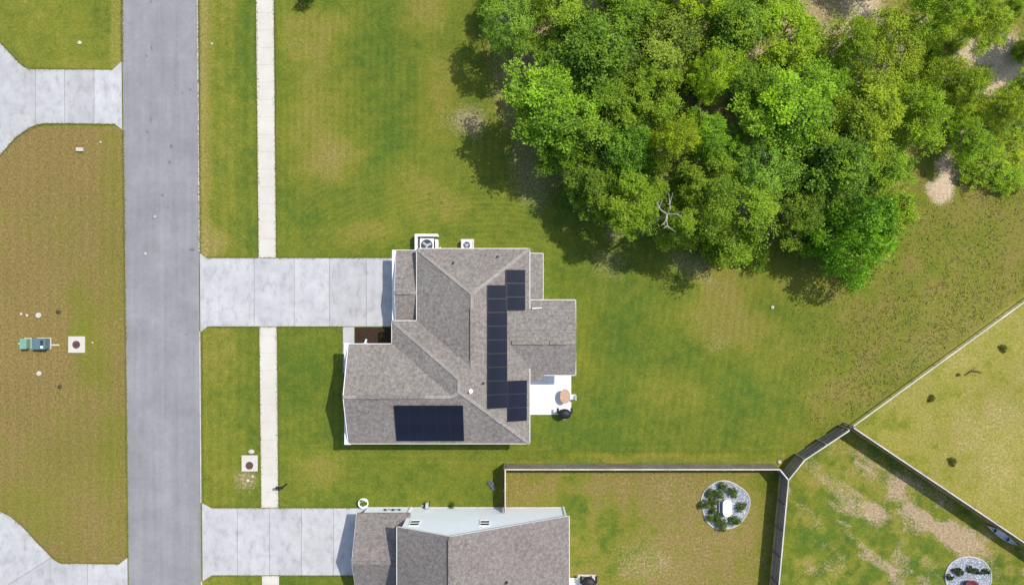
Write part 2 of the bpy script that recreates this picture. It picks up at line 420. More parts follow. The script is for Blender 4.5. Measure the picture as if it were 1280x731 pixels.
    # trodden soil line where turf meets concrete and asphalt
    def seg(x0, y0, x1, y1, w_=2.2):
        dx, dy = x1 - x0, y1 - y0; k = np.clip(((U - x0) * dx + (V - y0) * dy) / (dx * dx + dy * dy), 0, 1)
        return np.exp(-((U - x0 - k * dx) ** 2 + (V - y0 - k * dy) ** 2) / w_ ** 2)
    dirt = np.zeros_like(U)
    for q_ in ((258, 322, 490, 322), (258, 409, 430, 409), (262, 634, 445, 634), (265, 719, 445, 719), (320, -300, 323.5, 322), (342.5, -300, 345.5, 322), (325, 408, 327, 634), (346, 408, 348.5, 634), (248, -300, 250, 316), (252, 414, 253, 628),
              (141, 88, 30, 85), (57, 154, 144, 155), (0, 53, 30, 84), (20, 172, 57, 154), (0, 195, 20, 172), (0, 638, 27, 656), (27, 656, 70, 702), (76, 704, 149, 704), (152, -200, 152, 80), (154, 162, 160, 700), (632, 590, 975, 590)):
        dirt = np.maximum(dirt, seg(*q_) * .62)
    tone = np.stack([pale, np.clip(stripe, 0, 1), dirt, np.ones_like(U)], -1).reshape(-1, 4)
    mask = np.stack([np.clip(dry, 0, 1), np.clip(lush, 0, 1), np.clip(bare, 0, 1), np.clip(sand, 0, 1)], -1).reshape(-1, 4)
    co = np.stack([(U - 640) / S, (365.5 - V) / S, np.zeros_like(U)], -1).reshape(-1, 3)
    i, j = np.meshgrid(np.arange(nv - 1), np.arange(nu - 1), indexing='ij')
    a = i * nu + j
    q = np.stack([a, a + nu, a + nu + 1, a + 1], -1).reshape(-1, 4)
    o = np_mesh('ground', co, q, 'lawn', mask, 'mask')
    at = o.data.color_attributes.new('tone', 'FLOAT_COLOR', 'POINT'); at.data.foreach_set('color', tone.astype(np.float32).ravel())
    return tag(o, kind='structure')

def np_mesh(name, co, quads, mat, attr=None, aname='tint', parent=None):
    me = bpy.data.meshes.new(name)
    k = quads.shape[1]
    me.vertices.add(len(co)); me.vertices.foreach_set('co', co.astype(np.float32).ravel())
    me.loops.add(quads.size); me.loops.foreach_set('vertex_index', quads.astype(np.int32).ravel())
    me.polygons.add(len(quads)); me.polygons.foreach_set('loop_start', np.arange(0, quads.size, k, dtype=np.int32))
    me.update(calc_edges=True)
    if attr is not None:
        at = me.color_attributes.new(aname, 'FLOAT_COLOR', 'POINT'); at.data.foreach_set('color', attr.astype(np.float32).ravel())
    me.materials.append(MAT[mat])
    o = bpy.data.objects.new(name, me); COL.objects.link(o)
    if parent: o.parent = parent
    return o
make_ground()

# ------------------------------------------------------------------ road, pavements
def road_edge(v, side):
    return 153.5 + (v - 90) * (7.5 / 640) if side == 0 else 246.2 + v * (5. / 731)
def make_road():
    vs = np.arange(-2200, 3000, 2.2); vs = vs[(vs > -300) & (vs < 1050)]
    vs = np.concatenate([[-6000, -1500], vs, [2200, 6700]])
    N = 44; co = []; mk = []
    spots = [(212, 203, 3.2, 4), (203, 244, 3, 3), (210, 259, 2, 2), (214, 183, 3, 4), (189, 150, 1.6, 6), (189, 60, 1.6, 4), (183, 70, 2, 2), (220, 107, 2, 2), (238, 112, 3, 1.6), (228, 117, 2, 1.6),
             (184, 165, 1.6, 3), (240, 236, 1.5, 2), (233, 418, 2, 2), (240, 312, 6, 3), (188, 2, 2, 4)]
    for v in vs:
        vc = min(max(v, -300), 1050)
        a, b = road_edge(vc, 0), road_edge(vc, 1)
        for k in range(N + 1):
            u = a + (b - a) * k / N
            st = max([0] + [math.exp(-((u - x) / (rx * .75)) ** 2 - ((v - y) / (ry * .75)) ** 2) * .8 for x, y, rx, ry in spots])
            mid = .5 * math.exp(-((u - (a + b) / 2 - 0) / 1.6) ** 2)
            dk = math.exp(-((u - a - (b - a) * .14) / 9) ** 2 - ((v - 575) / 55) ** 2) * .28 + math.exp(-((u - a - (b - a) * .3) / 22) ** 2 - ((v - 120) / 45) ** 2) * .22
            ed = .62 * math.exp(-((u - a) / 1.8) ** 2) * (1 if 160 < v < 470 or v < 60 else .55) + .35 * math.exp(-((u - b) / 1.6) ** 2)
            co.append(W(u, v, .08)); mk.append((min(1, st + dk), mid, ed, 1))
    n = N + 1
    q = np.array([(i * n + k, (i + 1) * n + k, (i + 1) * n + k + 1, i * n + k + 1) for i in range(len(vs) - 1) for k in range(N)])
    tag(np_mesh('road', np.array([tuple(c) for c in co]), q, 'asphalt', np.array(mk), 'mask'), kind='structure')
make_road()

def slabs(name, poly, joints, mat, z=.05, gap=.018, under=True):
    """a pad of concrete: poly in plan units cut along joint lines into slabs with open joints"""
    bm = bmesh.new()
    vs = [bm.verts.new(W(*p)) for p in poly]; f = bm.faces.new(vs)
    if f.normal.z == 0: bm.normal_update()
    for (a, b) in joints:
        p, q = W(*a), W(*b); d = (q - p).normalized(); nrm = Vector((-d.y, d.x, 0))
        # cut only faces the segment passes through
        fs = [fc for fc in bm.faces if min((fc.calc_center_median() - p).dot(d), (q - fc.calc_center_median()).dot(d)) > -1e9]
        geom = list({e for e in fs} | {e for fc in fs for e in fc.edges} | {x for fc in fs for x in fc.verts})
        bmesh.ops.bisect_plane(bm, geom=geom, plane_co=p, plane_no=nrm, dist=1e-5)
    bm.normal_update()
    if bm.faces[:] and bm.faces[:][0].normal.z < 0:
        bmesh.ops.reverse_faces(bm, faces=bm.faces[:])
    r = bmesh.ops.inset_individual(bm, faces=bm.faces[:], thickness=gap, use_even_offset=True)
    bmesh.ops.delete(bm, geom=r['faces'], context='FACES')
    r = bmesh.ops.extrude_face_region(bm, geom=bm.faces[:])
    bmesh.ops.translate(bm, vec=(0, 0, z), verts=[e for e in r['geom'] if isinstance(e, bmesh.types.BMVert)])
    bmesh.ops.recalc_face_normals(bm, faces=bm.faces[:])
    me = bpy.data.meshes.new(name); bm.to_mesh(me); bm.free(); me.materials.append(MAT[mat])
    o = bpy.data.objects.new(name, me); COL.objects.link(o); tag(o, kind='structure')
    if under:
        m = MB(); m.add([W(*p) + Vector((0, 0, z - .016)) for p in poly], [tuple(range(len(poly)))])
        m.build('joint_bed', 'joint_fill', o)
    return o
vj = lambda *xs: [((x, 0), (x, 700)) for x in xs]

slabs('driveway', [(250, 316), (258.5, 322.5), (496, 322.5), (504, 322.5), (504, 408), (260, 408), (252, 414.5), (250.6, 414.5)], vj(318, 368, 412, 458) + [((0, 365), (700, 365))][:0], 'drive')
slabs('neighbour_driveway', [(252.8, 628), (265, 634.5), (460, 634.5), (460, 718.5), (265, 718.5), (253.5, 726)], vj(297, 337, 377, 417), 'drive')
slabs('opposite_driveway', [(-60, 20), (0, 53), (24, 79), (30, 84), (37, 87), (141, 87.5), (152.4, 77), (153.2, 163), (144, 155.5), (57, 154.5), (46, 156), (37, 160), (20, 172), (0, 195), (-60, 240)],
      vj(45, 81, 118) + [((-20, 101), (20, 79)), ((0, 115), (26, 165))][:0], 'drive')
slabs('opposite_driveway', [(-60, 610), (0, 638), (14, 646), (27, 656), (45, 676), (59, 690), (66, 698), (76, 703.5), (149, 704.5), (159.8, 696), (160.4, 800), (-60, 800)],
      [((14, 728), (63, 697)), ((63, 697), (63, 760)), ((110, 700), (110, 760))], 'drive')
def sidewalk(v0, v1):
    xl = lambda v: 320.2 + v * (7.6 / 731); xr = lambda v: 342.2 + v * (6.8 / 731)
    js = []; v = v0 + 11
    while v < v1 - 4: js.append(((0, v), (700, v))); v += 21.7
    slabs('sidewalk', [(xl(v0), v0), (xr(v0), v0), (xr(v1), v1), (xl(v1), v1)], js, 'walk', gap=.005)
sidewalk(-320, 322.2); sidewalk(408.3, 634.2); sidewalk(718.8, 1000)
slabs('porch_path', [(428.5, 408.4), (443, 408.4), (443, 434), (470, 434), (470, 466), (428.5, 466)], [((0, 434), (700, 434))], 'drive')
slabs('patio', [(657, 462), (714, 462), (714, 518), (657, 518)], vj(684) + [((0, 490), (900, 490))], 'patio', gap=.006)
slabs('neighbour_patio', [(704, 721.5), (744, 721.5), (744, 800), (704, 800)], [], 'patio')
# thin concrete ribbon between asphalt and grass
for side, w in ((1, 1.2),):
    m = MB()
    pts = [-320, 316, 414.5, 628, 726, 1050]
    for a, b in ((-320, 316), (414.5, 628), (726, 1050)):
        p = [W(road_edge(a, 1) + .2, a), W(road_edge(a, 1) + .2 + w, a), W(road_edge(b, 1) + .2 + w, b), W(road_edge(b, 1) + .2, b)]
        m.prism([(q.x, q.y) for q in p], -.05, .03)
    tag(m.build('kerb_ribbon', 'edging'), kind='structure')

# mulch bed by the porch
m = MB(); m.add([W(444, 409, .5), W(503, 409, .5), W(503, 433, .5), W(444, 433, .5), W(450, 415, 1.6), W(497, 415, 1.6), W(497, 428, 1.6), W(450, 428, 1.6)],
                [(4, 5, 6, 7), (0, 1, 5, 4), (1, 2, 6, 5), (2, 3, 7, 6), (3, 0, 4, 7)])
tag(m.build('mulch', 'mulch'), 'dark brown mulch bed between the driveway and the porch roof', 'mulch', kind='stuff')

# ------------------------------------------------------------------ houses
EV = 46.4; PN = .42; PW = .336
def roof_mesh(name, polys, mat, parent, thick=2.2):
    m = MB()
    for p in polys: m.add([W(*q) for q in p], [tuple(range(len(p)))])
    off = wloc(parent)
    me = bpy.data.meshes.new(name); me.from_pydata([tuple(Vector(p) - off) for p in m.v], [], m.f)
    bm = bmesh.new(); bm.from_mesh(me)
    bmesh.ops.remove_doubles(bm, verts=bm.verts[:], dist=.004)
    bmesh.ops.recalc_face_normals(bm, faces=bm.faces[:])
    bm.normal_update()
    if sum(f.normal.z * f.calc_area() for f in bm.faces) < 0: bmesh.ops.reverse_faces(bm, faces=bm.faces[:])
    r = bmesh.ops.extrude_face_region(bm, geom=bm.faces[:])
    # the extruded copy stays on top; the originals drop to make the underside
    ext = {e for e in r['geom'] if isinstance(e, bmesh.types.BMVert)}
    for v in bm.verts:
        if v not in ext: v.co.z -= thick / S
    bmesh.ops.recalc_face_normals(bm, faces=bm.faces[:])
    bm.to_mesh(me); bm.free(); me.materials.append(MAT[mat])
    o = bpy.data.objects.new(name, me); COL.objects.link(o); o.parent = parent
    return o
def trim(parent, name, pts, mat, w=.10, h=.16, dz=-.07, closed=False):
    m = MB(); P = [W(*p) + Vector((0, 0, dz)) for p in pts]
    if closed: P.append(P[0])
    for a, b in zip(P[:-1], P[1:]): m.bar(a, b, w, h)
    return m.build(name, mat, parent)
def ridge_caps(parent, segs, mat='shingle'):
    for a, b in segs:
        m = MB(); A, B = W(*a), W(*b); n = max(2, int((B - A).length / .32))
        for i in range(n):
            p, q = A.lerp(B, i / n), A.lerp(B, (i + 1.12) / n if i < n - 1 else 1)
            m.bar(p + Vector((0, 0, .022)), q + Vector((0, 0, .012)), .26, .03)
        m.build('ridge_cap', 'cap_shingle' if mat == 'shingle' else mat, parent)
MAT['cap_shingle'] = m_shingle('cap_shingle', (.22, .198, .178), (.31, .283, .26))
def window(parent, c, w, h, axis, out=1, sash=True):
    """window centred at c (metres) on a wall whose normal is +/- axis"""
    f = MB(); c = Vector(c); t = .07
    def bx(m, a0, z0, a1, z1, d0, d1):
        if axis == 'y': m.box(c.x + a0, c.y + min(d0 * out, d1 * out), c.z + z0, c.x + a1, c.y + max(d0 * out, d1 * out), c.z + z1)
        else: m.box(c.x + min(d0 * out, d1 * out), c.y + a0, c.z + z0, c.x + max(d0 * out, d1 * out), c.y + a1, c.z + z1)
    bx(f, -w / 2 - t, -h / 2 - t, -w / 2, h / 2 + t, 0, .05); bx(f, w / 2, -h / 2 - t, w / 2 + t, h / 2 + t, 0, .05)
    bx(f, -w / 2, h / 2, w / 2, h / 2 + t, 0, .05); bx(f, -w / 2, -h / 2 - t, w / 2, -h / 2, 0, .06)
    if sash: bx(f, -w / 2, -.05, w / 2, .05, 0, .045)
    o = f.build('window', 'white_trim', parent)
    g = MB(); bx(g, -w / 2, -h / 2, w / 2, h / 2, -.01, .02); g.build('pane', 'glass_dark', o)
    return o
def pipe(parent, p, r=.05, h=.3, mat='dark_metal', name='vent_pipe'):
    m = MB(); p = Vector(p); m.lathe(p - Vector((0, 0, .1)), [(r * 2.2, 0), (r * 2.2, .1), (r * 1.2, .16), (r, .17), (r, .1 + h)], 12)
    return m.build(name, mat, parent)

# ---- main house
HB = W(580, 440)
house = thing('house', 'single storey house with brown shingle hip roof and black solar panels', 'house', HB)
Nv, Wx, Ex, N2, W2x, N3, Sv = 314., 527.6, 660.8, 399., 498.3, 426.4, 543.6
xr = (Wx + Ex) / 2; zr = EV + PW * (Ex - xr); va = Nv + (zr - EV) / PN
vb = N2 + (zr - EV) / PN
x2 = (W2x + Ex) / 2; z2 = EV + PW * (Ex - x2); v2a = N2 + (z2 - EV) / PN; v2b = Sv - (z2 - EV) / PN
v3 = (N3 + Sv) / 2; z3 = EV + PN * (Sv - v3); x3 = W2x + (z3 - EV) / PW; Wr = 446.5
A = (Wx, Nv, EV); B = (Ex, Nv, EV); C = (xr, va, zr); D = (xr, vb, zr); E_ = (Wx, N2, EV); F = (x2, v2a, z2); G_ = (x2, v2b, z2)
Hh = (W2x, N2, EV); I_ = (W2x, N3, EV); J = (x3, v3, z3); K = (Wr, v3, z3); L_ = (Wr, N3, EV); M_ = (Wr, Sv, EV); O_ = (Ex, Sv, EV)
roof = roof_mesh('roof', [(A, B, C), (A, C, D, E_), (E_, D, F, Hh), (Hh, F, G_, J, I_), (I_, J, K, L_), (M_, K, J, G_, O_), (B, O_, G_, F, D, C)], 'shingle', house)
ridge_caps(roof, [(A, C), (B, C), (C, D), (Hh, F), (F, G_), (G_, O_), (J, K), (J, G_)])
trim(house, 'gutter', [L_, I_, Hh, E_, A, B, O_, M_], 'gutter', .11, .13, -.075)
trim(house, 'rake_board', [L_, K, M_], 'white_trim', .05, .2, -.1)
# boxed cornice across the west gable
m = MB(); m.pbox(442.0, N3 - 1, EV - 3.2, Wr + 3, Sv + 1.5, EV - .6); m.build('cornice', 'white_trim', house)
# garage, lower, with its own gable to the street
gz, gp = 33., .235; gN = 315.; gR = 365.5; gzr = gz + gp * (gR - gN); gS = 405.; gzs = gzr - gp * (gS - gR); gW = 500.8
groof = roof_mesh('garage_roof', [((gW, gN, gz), (gW, gR, gzr), (533, gR, gzr), (533, gN, gz)), ((gW, gS, gzs), (gW, gR, gzr), (533, gR, gzr), (533, gS, gzs))], 'shingle', house)
ridge_caps(groof, [((gW, gR, gzr), (532, gR, gzr))])
trim(house, 'rake_board', [(gW, gN, gz), (gW, gR, gzr), (gW, gS, gzs)], 'white_trim', .05, .18, -.1)
trim(house, 'gutter', [(gW, gN, gz), (527, gN, gz)], 'gutter', .1, .12, -.07)
m = MB(); m.pbox(495.9, gN - .5, gz - 3, gW + 3, gS - 6, gz - .6); m.build('cornice', 'white_trim', house)
# back wing with a shallow gable, and the strip roof beside it
pe, pN, pR, pS, pEx = 44., 374.5, 424., 463.2, 715.2; pz = pe + .22 * (pR - pN)
wroof = roof_mesh('wing_roof', [((632, pN, pe), (632, pR, pz), (pEx, pR, pz), (pEx, pN, pe)), ((632, pS, pe), (632, pR, pz), (pEx, pR, pz), (pEx, pS, pe)),
                                 ((655, pS, pe), (678, pS, pe), (678, pS + 6.6, pe - 1.4), (655, pS + 6.6, pe - 1.4))], 'shingle', house, 1.8)
ridge_caps(wroof, [((640, pR, pz), (714, pR, pz))])
trim(house, 'gutter', [(662, pN, pe), (pEx, pN, pe), (pEx, pS, pe), (678, pS, pe)], 'gutter', .11, .13, -.075)
m = MB(); m.bar(W(664, 384.3, 48.4), W(675, 383.6, 48.4), .09, .05); m.build('flashing', 'white_trim', house)
sroof = roof_mesh('strip_roof', [((655, 319, 41), (677.2, 319, 35), (677.2, 378, 35), (655, 378, 41))], 'shingle', house, 1.8)
trim(house, 'gutter', [(661, 319, 39.5), (677.2, 319, 35), (677.2, 376, 35)], 'gutter', .09, .1, -.06)
def ridge_vent(parent, a, b, mat='shingle'):
    m = MB(); up = Vector((0, 0, .075)); m.bar(W(*a) + up, W(*b) + up, .30, .07); m.build('ridge_vent', mat, parent)
ridge_vent(roof, (xr, 384, zr), (xr, 442, zr)); ridge_vent(roof, (464, v3, z3), (540, v3, z3))
ridge_vent(groof, (503, gR, gzr), (520, gR, gzr)); ridge_vent(wroof, (640, pR, pz), (676, pR, pz)); ridge_vent(wroof, (684, pR, pz), (705, pR, pz))
# walls
m = MB()
top = EV - 2.2
def wall_loop(m, pts, z):
    n = len(pts)
    vs = [W(u, v, 0) for u, v in pts] + [W(u, v, z) for u, v in pts]
    m.add(vs, [(i, (i + 1) % n, n + (i + 1) % n, n + i) for i in range(n)])
wall_loop(m, [(533, 319), (656, 319), (656, 538), (451.5, 538), (451.5, 432), (503, 432), (503, 405), (533, 405)], top)
m.add([W(451.5, 432, top), W(451.5, 538, top), W(451.5, v3, z3 - 4.4)], [(0, 1, 2)])
wall_loop(m, [(505, 320), (532.6, 320), (532.6, 404.6), (505, 404.6)], gz - 1)
m.add([W(505, 320, gz - 1), W(505, 404.6, gz - 1), W(505, 404.6, gzs - 2.4), W(505, gR, gzr - 2.4)], [(0, 1, 2, 3)])
wall_loop(m, [(656.4, 380), (710, 380), (710, 458), (656.4, 458)], pe - 2)
m.add([W(710, 380, pe - 2), W(710, 458, pe - 2), W(710, pR, pz - 2)], [(0, 1, 2)])
wall_loop(m, [(656.4, 323.5), (672.5, 323.5), (672.5, 379.6), (656.4, 379.6)], 33.4)
m.build('wall', 'siding', house)
# garage door, entrance, windows
m = MB(); x, y0, y1 = W(505, 0).x, W(0, 391).y, W(0, 334).y
for k in range(4): m.box(x - .03, y0, .06 + k * .53, x - .002, y1, .06 + k * .53 + .515)
m.build('garage_door', 'white_trim', house)
m = MB(); x, y = W(503, 0).x, W(0, 419).y; m.box(x - .05, y - .46, .15, x - .003, y + .46, 2.2); d = m.build('front_door', 'dark_metal', house)
m = MB(); m.tube([(x - .1, y - .34, 1.05), (x - .05, y - .34, 1.05)], .03); m.build('handle', 'pale_metal', d)
xw = W(451.5, 0).x
for v in (460, 505): window(house, (xw - .003, W(0, v).y, 1.55), 1.5, 1.4, 'x', -1)
yn = W(0, 319).y
for u in (562, 606, 640): window(house, (W(u, 0).x, yn + .003, 1.6), .9, 1.3, 'y', 1)
ys = W(0, 538).y
for u in (480, 545, 610): window(house, (W(u, 0).x, ys - .003, 1.55), 1.0, 1.35, 'y', -1)
window(house, (W(710, 0).x + .003, W(0, 419).y, 1.55), 1.8, 1.35, 'x', 1)
window(house, (W(656, 0).x + .003, W(0, 500).y, 1.25), 1.6, 2.1, 'x', 1, False)
m = MB(); m.pbox(457.3, 427.5, 0, 459.4, 429.6, EV - 2.5); m.build('porch_column', 'white_trim', house)
m = MB(); m.bar(W(458.4, 424.2, 2), W(458.4, 428.2, 10), .13, .1); m.build('downspout', 'white_trim', house)
# pipes
def on_roof(px, py, kind):   # plan point of something seen on a roof plane
    z = EV
    for _ in range(8):
        u, v = seen(px, py, z)
        z = EV + {'N': PN * (v - Nv), 'S': PN * (Sv - v), 'E': PW * (Ex - u), 'W': PW * (u - Wx)}[kind]
    return u, v, z
for px, py, k in ((566.5, 329, 'N'), (622, 321, 'N'), (604, 479, 'E')): pipe(roof, W(*on_roof(px, py, k)))
pipe(roof, W(*on_roof(588, 489, 'E')), .09, .35, 'white_trim')
# solar panels
PWID, PLEN = 1.09, 1.66
def panel_proto():
    m = MB(); w, l, t, f = PWID / 2 - .001, PLEN / 2 - .004, .04, .03
    for a in ((-w, -l, w, -l + f), (-w, l - f, w, l), (-w, -l + f, -w + f, l - f), (w - f, -l + f, w, l - f)): m.box(a[0], a[1], 0, a[2], a[3], t)
    m.box(-w + f, -l + f, .0, w - f, l - f, .012)
    o = m.build('solar_panel', 'black_frame', None)
    g = MB(); g.box(-w + f, -l + f, .014, w - f, l - f, .034); g.build('cell_sheet', 'solar', o)
    return o
proto = panel_proto(); first = [True]
def panel(c, ax, up):
    """centre c, ax along the panel's short side, up along its long side (up the slope)"""
    o = proto if first[0] else copy_tree(proto); first[0] = False
    ax, up = ax.normalized(), up.normalized(); n = ax.cross(up).normalized()
    if n.z < 0: ax = -ax; n = -n
    o.parent = house
    M = Matrix((ax, up, n)).transposed().to_4x4(); M.translation = c + n * .09 - HB
    o.matrix_local = M
upE = Vector((-1, 0, PW)); axE = Vector((0, -1, 0)); upS = Vector((0, 1, PN)); axS = Vector((1, 0, 0))
GAPP = .004
def array(px, py, kind, ncol, nrow, up, ax):
    c = W(*on_roof(px, py, kind)); up = up.normalized(); ax = ax.normalized()
    for i in range(ncol):
        for j in range(nrow):
            panel(c + ax * (PWID + GAPP) * (i - (ncol - 1) / 2) + up * (PLEN + .015) * (j - (nrow - 1) / 2), ax, up)
array(621.2, 433, 'E', 9, 1, upE, axE)
array(643.9, 362.5, 'E', 3, 1, upE, axE)
array(646.0, 500.5, 'E', 3, 1, upE, axE)
array(537, 528, 'S', 5, 2, upS, axS)

# ---- neighbour
NB = W(590, 720)
nb = thing('house', 'two storey house with white north gable wall and plain brown roof at the bottom edge', 'house', NB)
nN, nS = 630.5, 905.
q = [(510, 80), (573, 110), (707.6, 43)]
nroof = roof_mesh('roof', [((510, nN, 80), (573, nN, 110), (573, nS, 110), (510, nS, 80)), ((573, nN, 110), (707.6, nN, 43), (707.6, nS, 43), (573, nS, 110))], 'shingle_b', nb)
ridge_caps(nroof, [((573, nN, 110), (573, nS, 110))], 'shingle_b')
m = MB(); m.bar(W(573, nN + 3, 111.4), W(573, nS - 3, 111.4), .30, .07); m.build('ridge_vent', 'shingle_b', nroof)
trim(nb, 'gutter', [(707.6, nN, 43), (707.6, nS, 43)], 'gutter', .11, .13, -.07)
trim(nb, 'gutter', [(510, nN, 80), (510, nS, 80)], 'gutter', .11, .13, -.07)
trim(nb, 'rake_board', [(510, nN, 80), (573, nN, 110), (707.6, nN, 43)], 'gutter', .04, .16, -.1)
ge, gR2, gpz = 37.7, 678., .5; gzr2 = ge + gpz * (gR2 - 628.6); gW2 = 454.5
ng = roof_mesh('garage_roof', [((gW2, 628.6, ge), (gW2, gR2, gzr2), (513.5, gR2, gzr2), (513.5, 628.6, ge)), ((gW2, 727.4, ge), (gW2, gR2, gzr2), (513.5, gR2, gzr2), (513.5, 727.4, ge)),
                               ((513.5, 628.6, ge), (518.7, 628.6, ge), (518.7, 633.2, ge + 2.3), (513.5, 633.2, ge + 2.3))], 'shingle_b', nb)
ridge_caps(ng, [((gW2, gR2, gzr2), (512, gR2, gzr2))], 'shingle_b')
trim(nb, 'rake_board', [(gW2, 628.6, ge), (gW2, gR2, gzr2), (gW2, 727.4, ge)], 'gutter', .05, .16, -.1)
m = MB(); yw = 634.
m.add([W(514, yw, 0), W(704, yw, 0), W(704, yw, 42.6), W(573, yw, 107.6), W(514, yw, 79.6)], [(0, 1, 2, 3, 4)])
m.add([W(704, yw, 0), W(704, nS - 4, 0), W(704, nS - 4, 42.6), W(704, yw, 42.6)], [(0, 1, 2, 3)])
m.add([W(514, yw, 0), W(514, nS - 4, 0), W(514, nS - 4, 79.6), W(514, yw, 79.6)], [(0, 1, 2, 3)])
m.add([W(514, nS - 4, 0), W(704, nS - 4, 0), W(704, nS - 4, 42.6), W(573, nS - 4, 107.6), W(514, nS - 4, 79.6)], [(0, 1, 2, 3, 4)])
m.add([W(459, yw, 0), W(513.8, yw, 0), W(513.8, yw, 38), W(459, yw, 38)], [(0, 1, 2, 3)])
m.add([W(459, yw, 0), W(459, 722, 0), W(459, 722, 38), W(459, gR2, gzr2 - 2.4), W(459, yw, 38)], [(0, 1, 2, 3, 4)])
m.add([W(459, 722, 0), W(513.8, 722, 0), W(513.8, 722, 38), W(459, 722, 38)], [(0, 1, 2, 3)])
m.build('wall', 'siding', nb)
m = MB(); m.pbox(703.2, 632.6, 0, 705.4, 634.6, 41); m.build('corner_board', 'white_trim', nb)
m = MB(); m.pbox(512.6, 632.8, 0, 514.6, 633.9, 37); m.build('corner_board', 'white_trim', nb)
m = MB(); m.pbox(458.4, 633.1, 0, 703.2, 633.9, 1.6); m.build('foundation_band', 'edging', nb)
ynb = W(0, 634).y + .003
for u in (526.8, 608.3): window(nb, (W(u, 0).x, ynb, 57.5 / S), .68, 1.15, 'y', 1)
m = MB()
m.box(W(459, 0).x - .03, W(0, 710).y, .05, W(459, 0).x - .003, W(0, 646).y, 2.2); m.build('garage_door', 'white_trim', nb)
for k, u in enumerate((483.5, 488.5, 493, 497.5, 501)):
    m = MB(); m.box(W(u, 0).x - .09, ynb, .62, W(u, 0).x + .09, ynb + .09, .62 + (.26, .34, .3, .34, .22)[k]); m.build('meter_box', 'grey_metal' if k % 2 else 'dark_metal', nb)
m = MB(); m.box(W(626, 0).x - .35, ynb, 1.8, W(626, 0).x + .4, ynb + .05, 1.88); m.build('wall_vent', 'grey_metal', nb)
pipe(nroof, W(633.6, 693, 80) , .06)
pu, pv = seen(632, 714, 80); 

# ------------------------------------------------------------------ fences
def fence(label, pts, side, hgt=1.83, wire=False):
    """pts: plan points of the run along the ground; side: +1/-1, where posts and rails stand"""
    P = [W(*p) for p in pts]
    root = thing('fence', label, 'fence', P[0], 'wooden yard fences')
    boards = MB(); caps = MB()
    for a, b in zip(P[:-1], P[1:]):
        d = b - a; L = d.length; d.normalize(); nrm = Vector((-d.y, d.x, 0)) * side
        n = 0 if wire else max(1, int(L / .145))
        for i in range(n):
            p, q_ = a + d * (L * i / n + .006), a + d * (L * (i + 1) / n - .006)
            jz = random.uniform(-.012, .012); jt = random.uniform(-.004, .004)
            c0, c1 = p + nrm * jt, q_ + nrm * jt
            boards.add([c0 + Vector((0, 0, .04)), c1 + Vector((0, 0, .04)), c1 + nrm * .02 + Vector((0, 0, .04)), c0 + nrm * .02 + Vector((0, 0, .04)),
                        c0 + Vector((0, 0, hgt + jz)), c1 + Vector((0, 0, hgt + jz)), c1 + nrm * .02 + Vector((0, 0, hgt + jz)), c0 + nrm * .02 + Vector((0, 0, hgt + jz))],
                       [(3, 2, 1, 0), (4, 5, 6, 7), (0, 1, 5, 4), (1, 2, 6, 5), (2, 3, 7, 6), (3, 0, 4, 7)])
        caps.bar(a + nrm * .03 + Vector((0, 0, hgt + .03)), b + nrm * .03 + Vector((0, 0, hgt + .03)), .10, .03)
        for z in ((.2, .4) if wire else (.35, .98, 1.58)):
            if wire:
                m = MB(); m.bar(a + nrm * .03 + Vector((0, 0, z)), b + nrm * .03 + Vector((0, 0, z)), .012, .012); m.build('wire', 'grey_metal', root); continue
            m = MB(); m.bar(a + nrm * .045 + Vector((0, 0, z)), b + nrm * .045 + Vector((0, 0, z)), .04, .1); m.build('rail', 'fence_rail', root)
        k = max(1, round(L / 2.4))
        for i in range(k + 1):
            c = a + d * (L * i / k) + nrm * (.03 if wire else .115)
            pw = .02 if wire else .05; m = MB(); m.box(c.x - pw, c.y - pw, 0, c.x + pw, c.y + pw, hgt - .04); m.build('post', 'fence_wood', root)
    if not wire: boards.build('board_panel', 'fence_wood', root)
    caps.build('cap_rail', 'fence_cap', root)
    return root
zf = 1.83 * S
g = lambda x, y, h=zf: seen(x, y, h)
fence('short fence run between the white gable wall and the yard corner', [g(632, 640), g(632, 586)], 1)
fence('long straight fence along the back lawn behind the white walled house', [g(632, 586), g(975, 586), g(985.5, 599)], -1)
fence('fence with exposed rails running down from the fence junction to the bottom edge', [g(986, 600), g(974, 731), g(966, 820)], -1)
fence('bent fence section with dark rails between the two fence junctions', [g(986, 600), g(1006, 575), g(1062, 538)], 1)
fence('pale topped open fence rising to the right edge along the rough meadow', [g(1061, 537, .6 * S), g(1280, 378, .6 * S), g(1375, 308, .6 * S)], 1, .6, True)
fence('fence with wide dark shadow running down to the lower right corner', [g(1067, 535), g(1280, 678), g(1400, 758)], 1)

# ------------------------------------------------------------------ foliage
def leaf_arrays(rg, pts, outd, size, tint, hue):
    n = len(pts)
    d = outd + rg.normal(0, .55, (n, 3)); d[:, 2] *= .6; d /= np.linalg.norm(d, axis=1)[:, None]
    up = np.array([0, 0, 1.]) + rg.normal(0, .5, (n, 3))
    sd = np.cross(d, up); sd /= np.linalg.norm(sd, axis=1)[:, None] + 1e-6
    L = size * rg.uniform(.7, 1.35, n); Wd = L * rg.uniform(.2, .32, n)
    p0 = pts; p2 = pts + d * L[:, None]; mid = pts + d * (L * .45)[:, None]
    co = np.stack([p0, mid + sd * Wd[:, None], p2, mid - sd * Wd[:, None]], 1).reshape(-1, 3)
    t = np.clip(np.repeat(tint, 4), 0, 1); h = np.clip(np.repeat(hue, 4), 0, 1)
    at = np.stack([t, h, t * 0, t * 0 + 1], 1)
    return co, at

